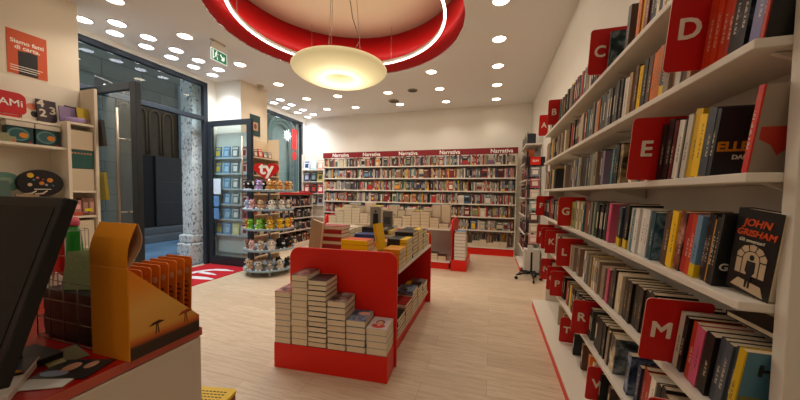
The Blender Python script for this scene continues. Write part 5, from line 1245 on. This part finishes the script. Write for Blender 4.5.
# black oval planet tin
t = thing('planet_puzzle', 'black oval puzzle tin printed with coloured planets on the middle shelf', 'puzzle', (-4.02, 1.665, 1.311), PI / 2, GG)
el = lambda n=40, a=.15, b_=.125, cz=.135: [(a * math.cos(2 * PI * i / n), 0, cz + b_ * math.sin(2 * PI * i / n)) for i in range(n)]
MB().prism(el(), (0, .05, 0)).build('tin', mat('puzzle black', (22, 22, 26), .4), t, bevel=.004)
for dx, dz, r, c in ((-.07, .205, .022, (226, 180, 40)), (.055, .165, .021, (222, 140, 50)), (0, .135, .017, (216, 130, 40)), (-.025, .185, .011, (200, 120, 90)), (-.075, .12, .015, (220, 190, 160)), (.03, .12, .010, (170, 170, 180)), (.075, .115, .009, (70, 110, 160)), (.01, .17, .007, (190, 70, 50)), (-.05, .165, .008, (90, 130, 170))):
    MB().prism([(dx + r * math.cos(i * PI / 8), -.0008, dz + r * math.sin(i * PI / 8)) for i in range(16)], (0, .0006, 0)).build('planet_print', mat('planet print %d %d' % (c[0], c[2]), c, .5), t)
MB().box(-.05, .06, -.0007, -.0001, .075, .083).build('line_print', OFFW, t); MB().box(-.01, .015, -.0007, -.0001, .03, .04).build('label', RED, t)
t = thing('planet_puzzle', 'teal oval puzzle tin half behind the black one', 'puzzle', (-4.06, 1.46, 1.311), PI / 2, GG)
MB().prism(el(30, .10, .085, .14), (0, .04, 0)).build('tin', mat('puzzle teal', (88, 128, 118), .4), t, bevel=.004)
MB().prism([(.05 * math.cos(i * PI / 8), -.0008, .15 + .03 * math.sin(i * PI / 8)) for i in range(16)], (0, .0006, 0)).build('picture_print', mat('puzzle print', (130, 150, 130), .5), t)
ob = faceX('folder', 'dark green folder leaning at the left of the middle shelf', 'folder', 1.40, 1.311, .16, .20, (70, 100, 88), -3.98 - .03, tilt=18)
b = thing('wooden_figures', 'cream box of curved wooden pieces on the middle shelf front', 'toy', (-4.01, 1.62, 1.311), PI / 2, GG)
MB().box(-.12, .02, -.005, .02, 0, .03).build('box', mat('tan box', (166, 140, 110), .6), b)
for dx in (.05, -.02): MB().tube([(dx - .05, .01, .035), (dx, .01, .04), (dx + .03, .01, .065)], [.006, .007, .005], 8).build('piece', mat('pale wood', (220, 206, 184), .6), b)
# the narrow bay: boxes facing the shop
for nm, z0, z1, c, lab in (('carton', 1.80, 1.995, (214, 198, 172), 'plain cream carton at the top of the narrow gift bay'), ('game_box', 1.61, 1.795, (40, 92, 90), 'dark green game box with small coloured print in the narrow gift bay'), ('carton', 1.40, 1.605, (216, 202, 178), 'plain cream carton below the dark green game box')):
    ob = MB().box(-4.20, -4.05, 1.872, 2.066, z0 if z0 > 1.5 else 1.381, z1).build(nm, mat('bay %d %d' % (c[0], c[1]), c, .6), bevel=.003); tag(ob, lab, 'box', GG)
    if nm == 'game_box':
        b = MB()
        for j in range(7): b.box(-4.049, -4.0482, 1.89 + .024 * j, 1.905 + .024 * j, 1.755, 1.768)
        b.build('coloured_lettering', mat('print peach', (216, 150, 110), .6), ob)
for nm, y0, y1, z0, z1, c, lab in (('gift_box', 1.88, 1.97, 1.121, 1.16, (206, 90, 70), 'coral flat box in the narrow gift bay'), ('game_box', 1.965, 2.02, 1.161, 1.30, (120, 80, 70), 'brown game box behind the yellow tag'), ('game_box', 2.02, 2.07, 1.121, 1.30, (150, 110, 96), 'tan game box beside the yellow tag'), ('game_box', 1.89, 1.96, 1.161, 1.28, (190, 130, 130), 'rose game box in the narrow gift bay'), ('carton', 1.91, 2.06, .801, 1.07, (222, 208, 184), 'cream carton low in the narrow gift bay')):
    if nm == 'game_box' and z0 > 1.15: z0 = 1.121 if y0 > 1.96 else 1.1605
    ob = MB().box(-4.16, -4.06, y0, y1, z0, z1).build(nm, mat('bay %d %d' % (c[0], c[1]), c, .6), bevel=.002); tag(ob, lab, 'box', GG)
    if nm == 'game_box': MB().box(-4.0598, -4.059, y0 + .01, y1 - .01, z0 + .03, z1 - .04).build('print', mat('bay print %d' % c[0], tuple(min(255, v + 60) for v in c), .6), ob)
tag(MB().box(-4.056, -4.054, 1.985, 2.045, 1.165, 1.195).build('price_tag', mat('tag yellow', (236, 220, 20), .5)), 'bright yellow price tag on the boxes in the narrow gift bay', 'price tag')
# dark and yellow bags hanging on the far end of the gift shelves
for nm, z0, z1, y, w, c, lab in (('gift_bag', 1.86, 2.14, 2.12, .10, (40, 36, 34), 'dark gift bag hanging on the outer side of the gift shelves'), ('gift_bag', 1.28, 1.58, 2.13, .11, (150, 136, 40), 'olive yellow gift bag hanging lower on the outer side of the shelves')):
    b = thing(nm, lab, 'bag', (-4.02, y, z0), 0, 'bags hanging on the gift shelves')
    MB().prism([(-.05, -.012, 0), (.06, -.012, 0), (.02, -.012, z1 - z0), (-.05, -.012, z1 - z0)], (0, .03, 0)).build('bag', mat('bag %d' % c[0], c, .6), b)
    MB().tube([(-.03, 0, z1 - z0), (-.02, -.0, z1 - z0 + .05), (0, 0, z1 - z0)], .002, 5).build('handle', BLACK, b)
# orange poster on the pier
t = thing('poster', 'orange poster with a pale headline and a black book on the pier', 'poster', (-4.499, 1.80, 2.735))
OP = mat('poster orange', (206, 84, 40), .6)
pp = MB().box(0, .003, -.136, .136, -.212, .212).build('sheet', OP, t)
text('headline', 'Siamo fatti', .054, T(.0035, 0, .105) @ TXE, LETTER, pp, bold=.0014)
text('headline', 'di carta.', .054, T(.0035, .0, .052) @ TXE, LETTER, pp, bold=.0014)
b = MB(); b.prism([(.003, -.065, -.21), (.003, .065, -.21), (.003, .068, .02), (.003, .02, .028), (.003, -.065, .015)], (.001, 0, 0)); b.build('book_picture', mat('poster black', (38, 34, 34), .6), pp)
b = MB()
for k in range(3): b.box(.0042, .0046, -.12, .10 - .02 * k, -.135 - .022 * k, -.129 - .022 * k)
b.build('small_print', LETTER, pp)

# ---------------------------------------------------------------- the uncounted books, one object
g = NT('assorted book covers'); at = g.node('ShaderNodeAttribute', attribute_name='Col'); g.l.new(at.outputs['Color'], g.b.inputs['Base Color']); g.b.inputs['Roughness'].default_value = .5
tag(REST.build('book', g.m), 'rows of small distant books filling the back wall and far shelves', 'books', None, 'stuff')
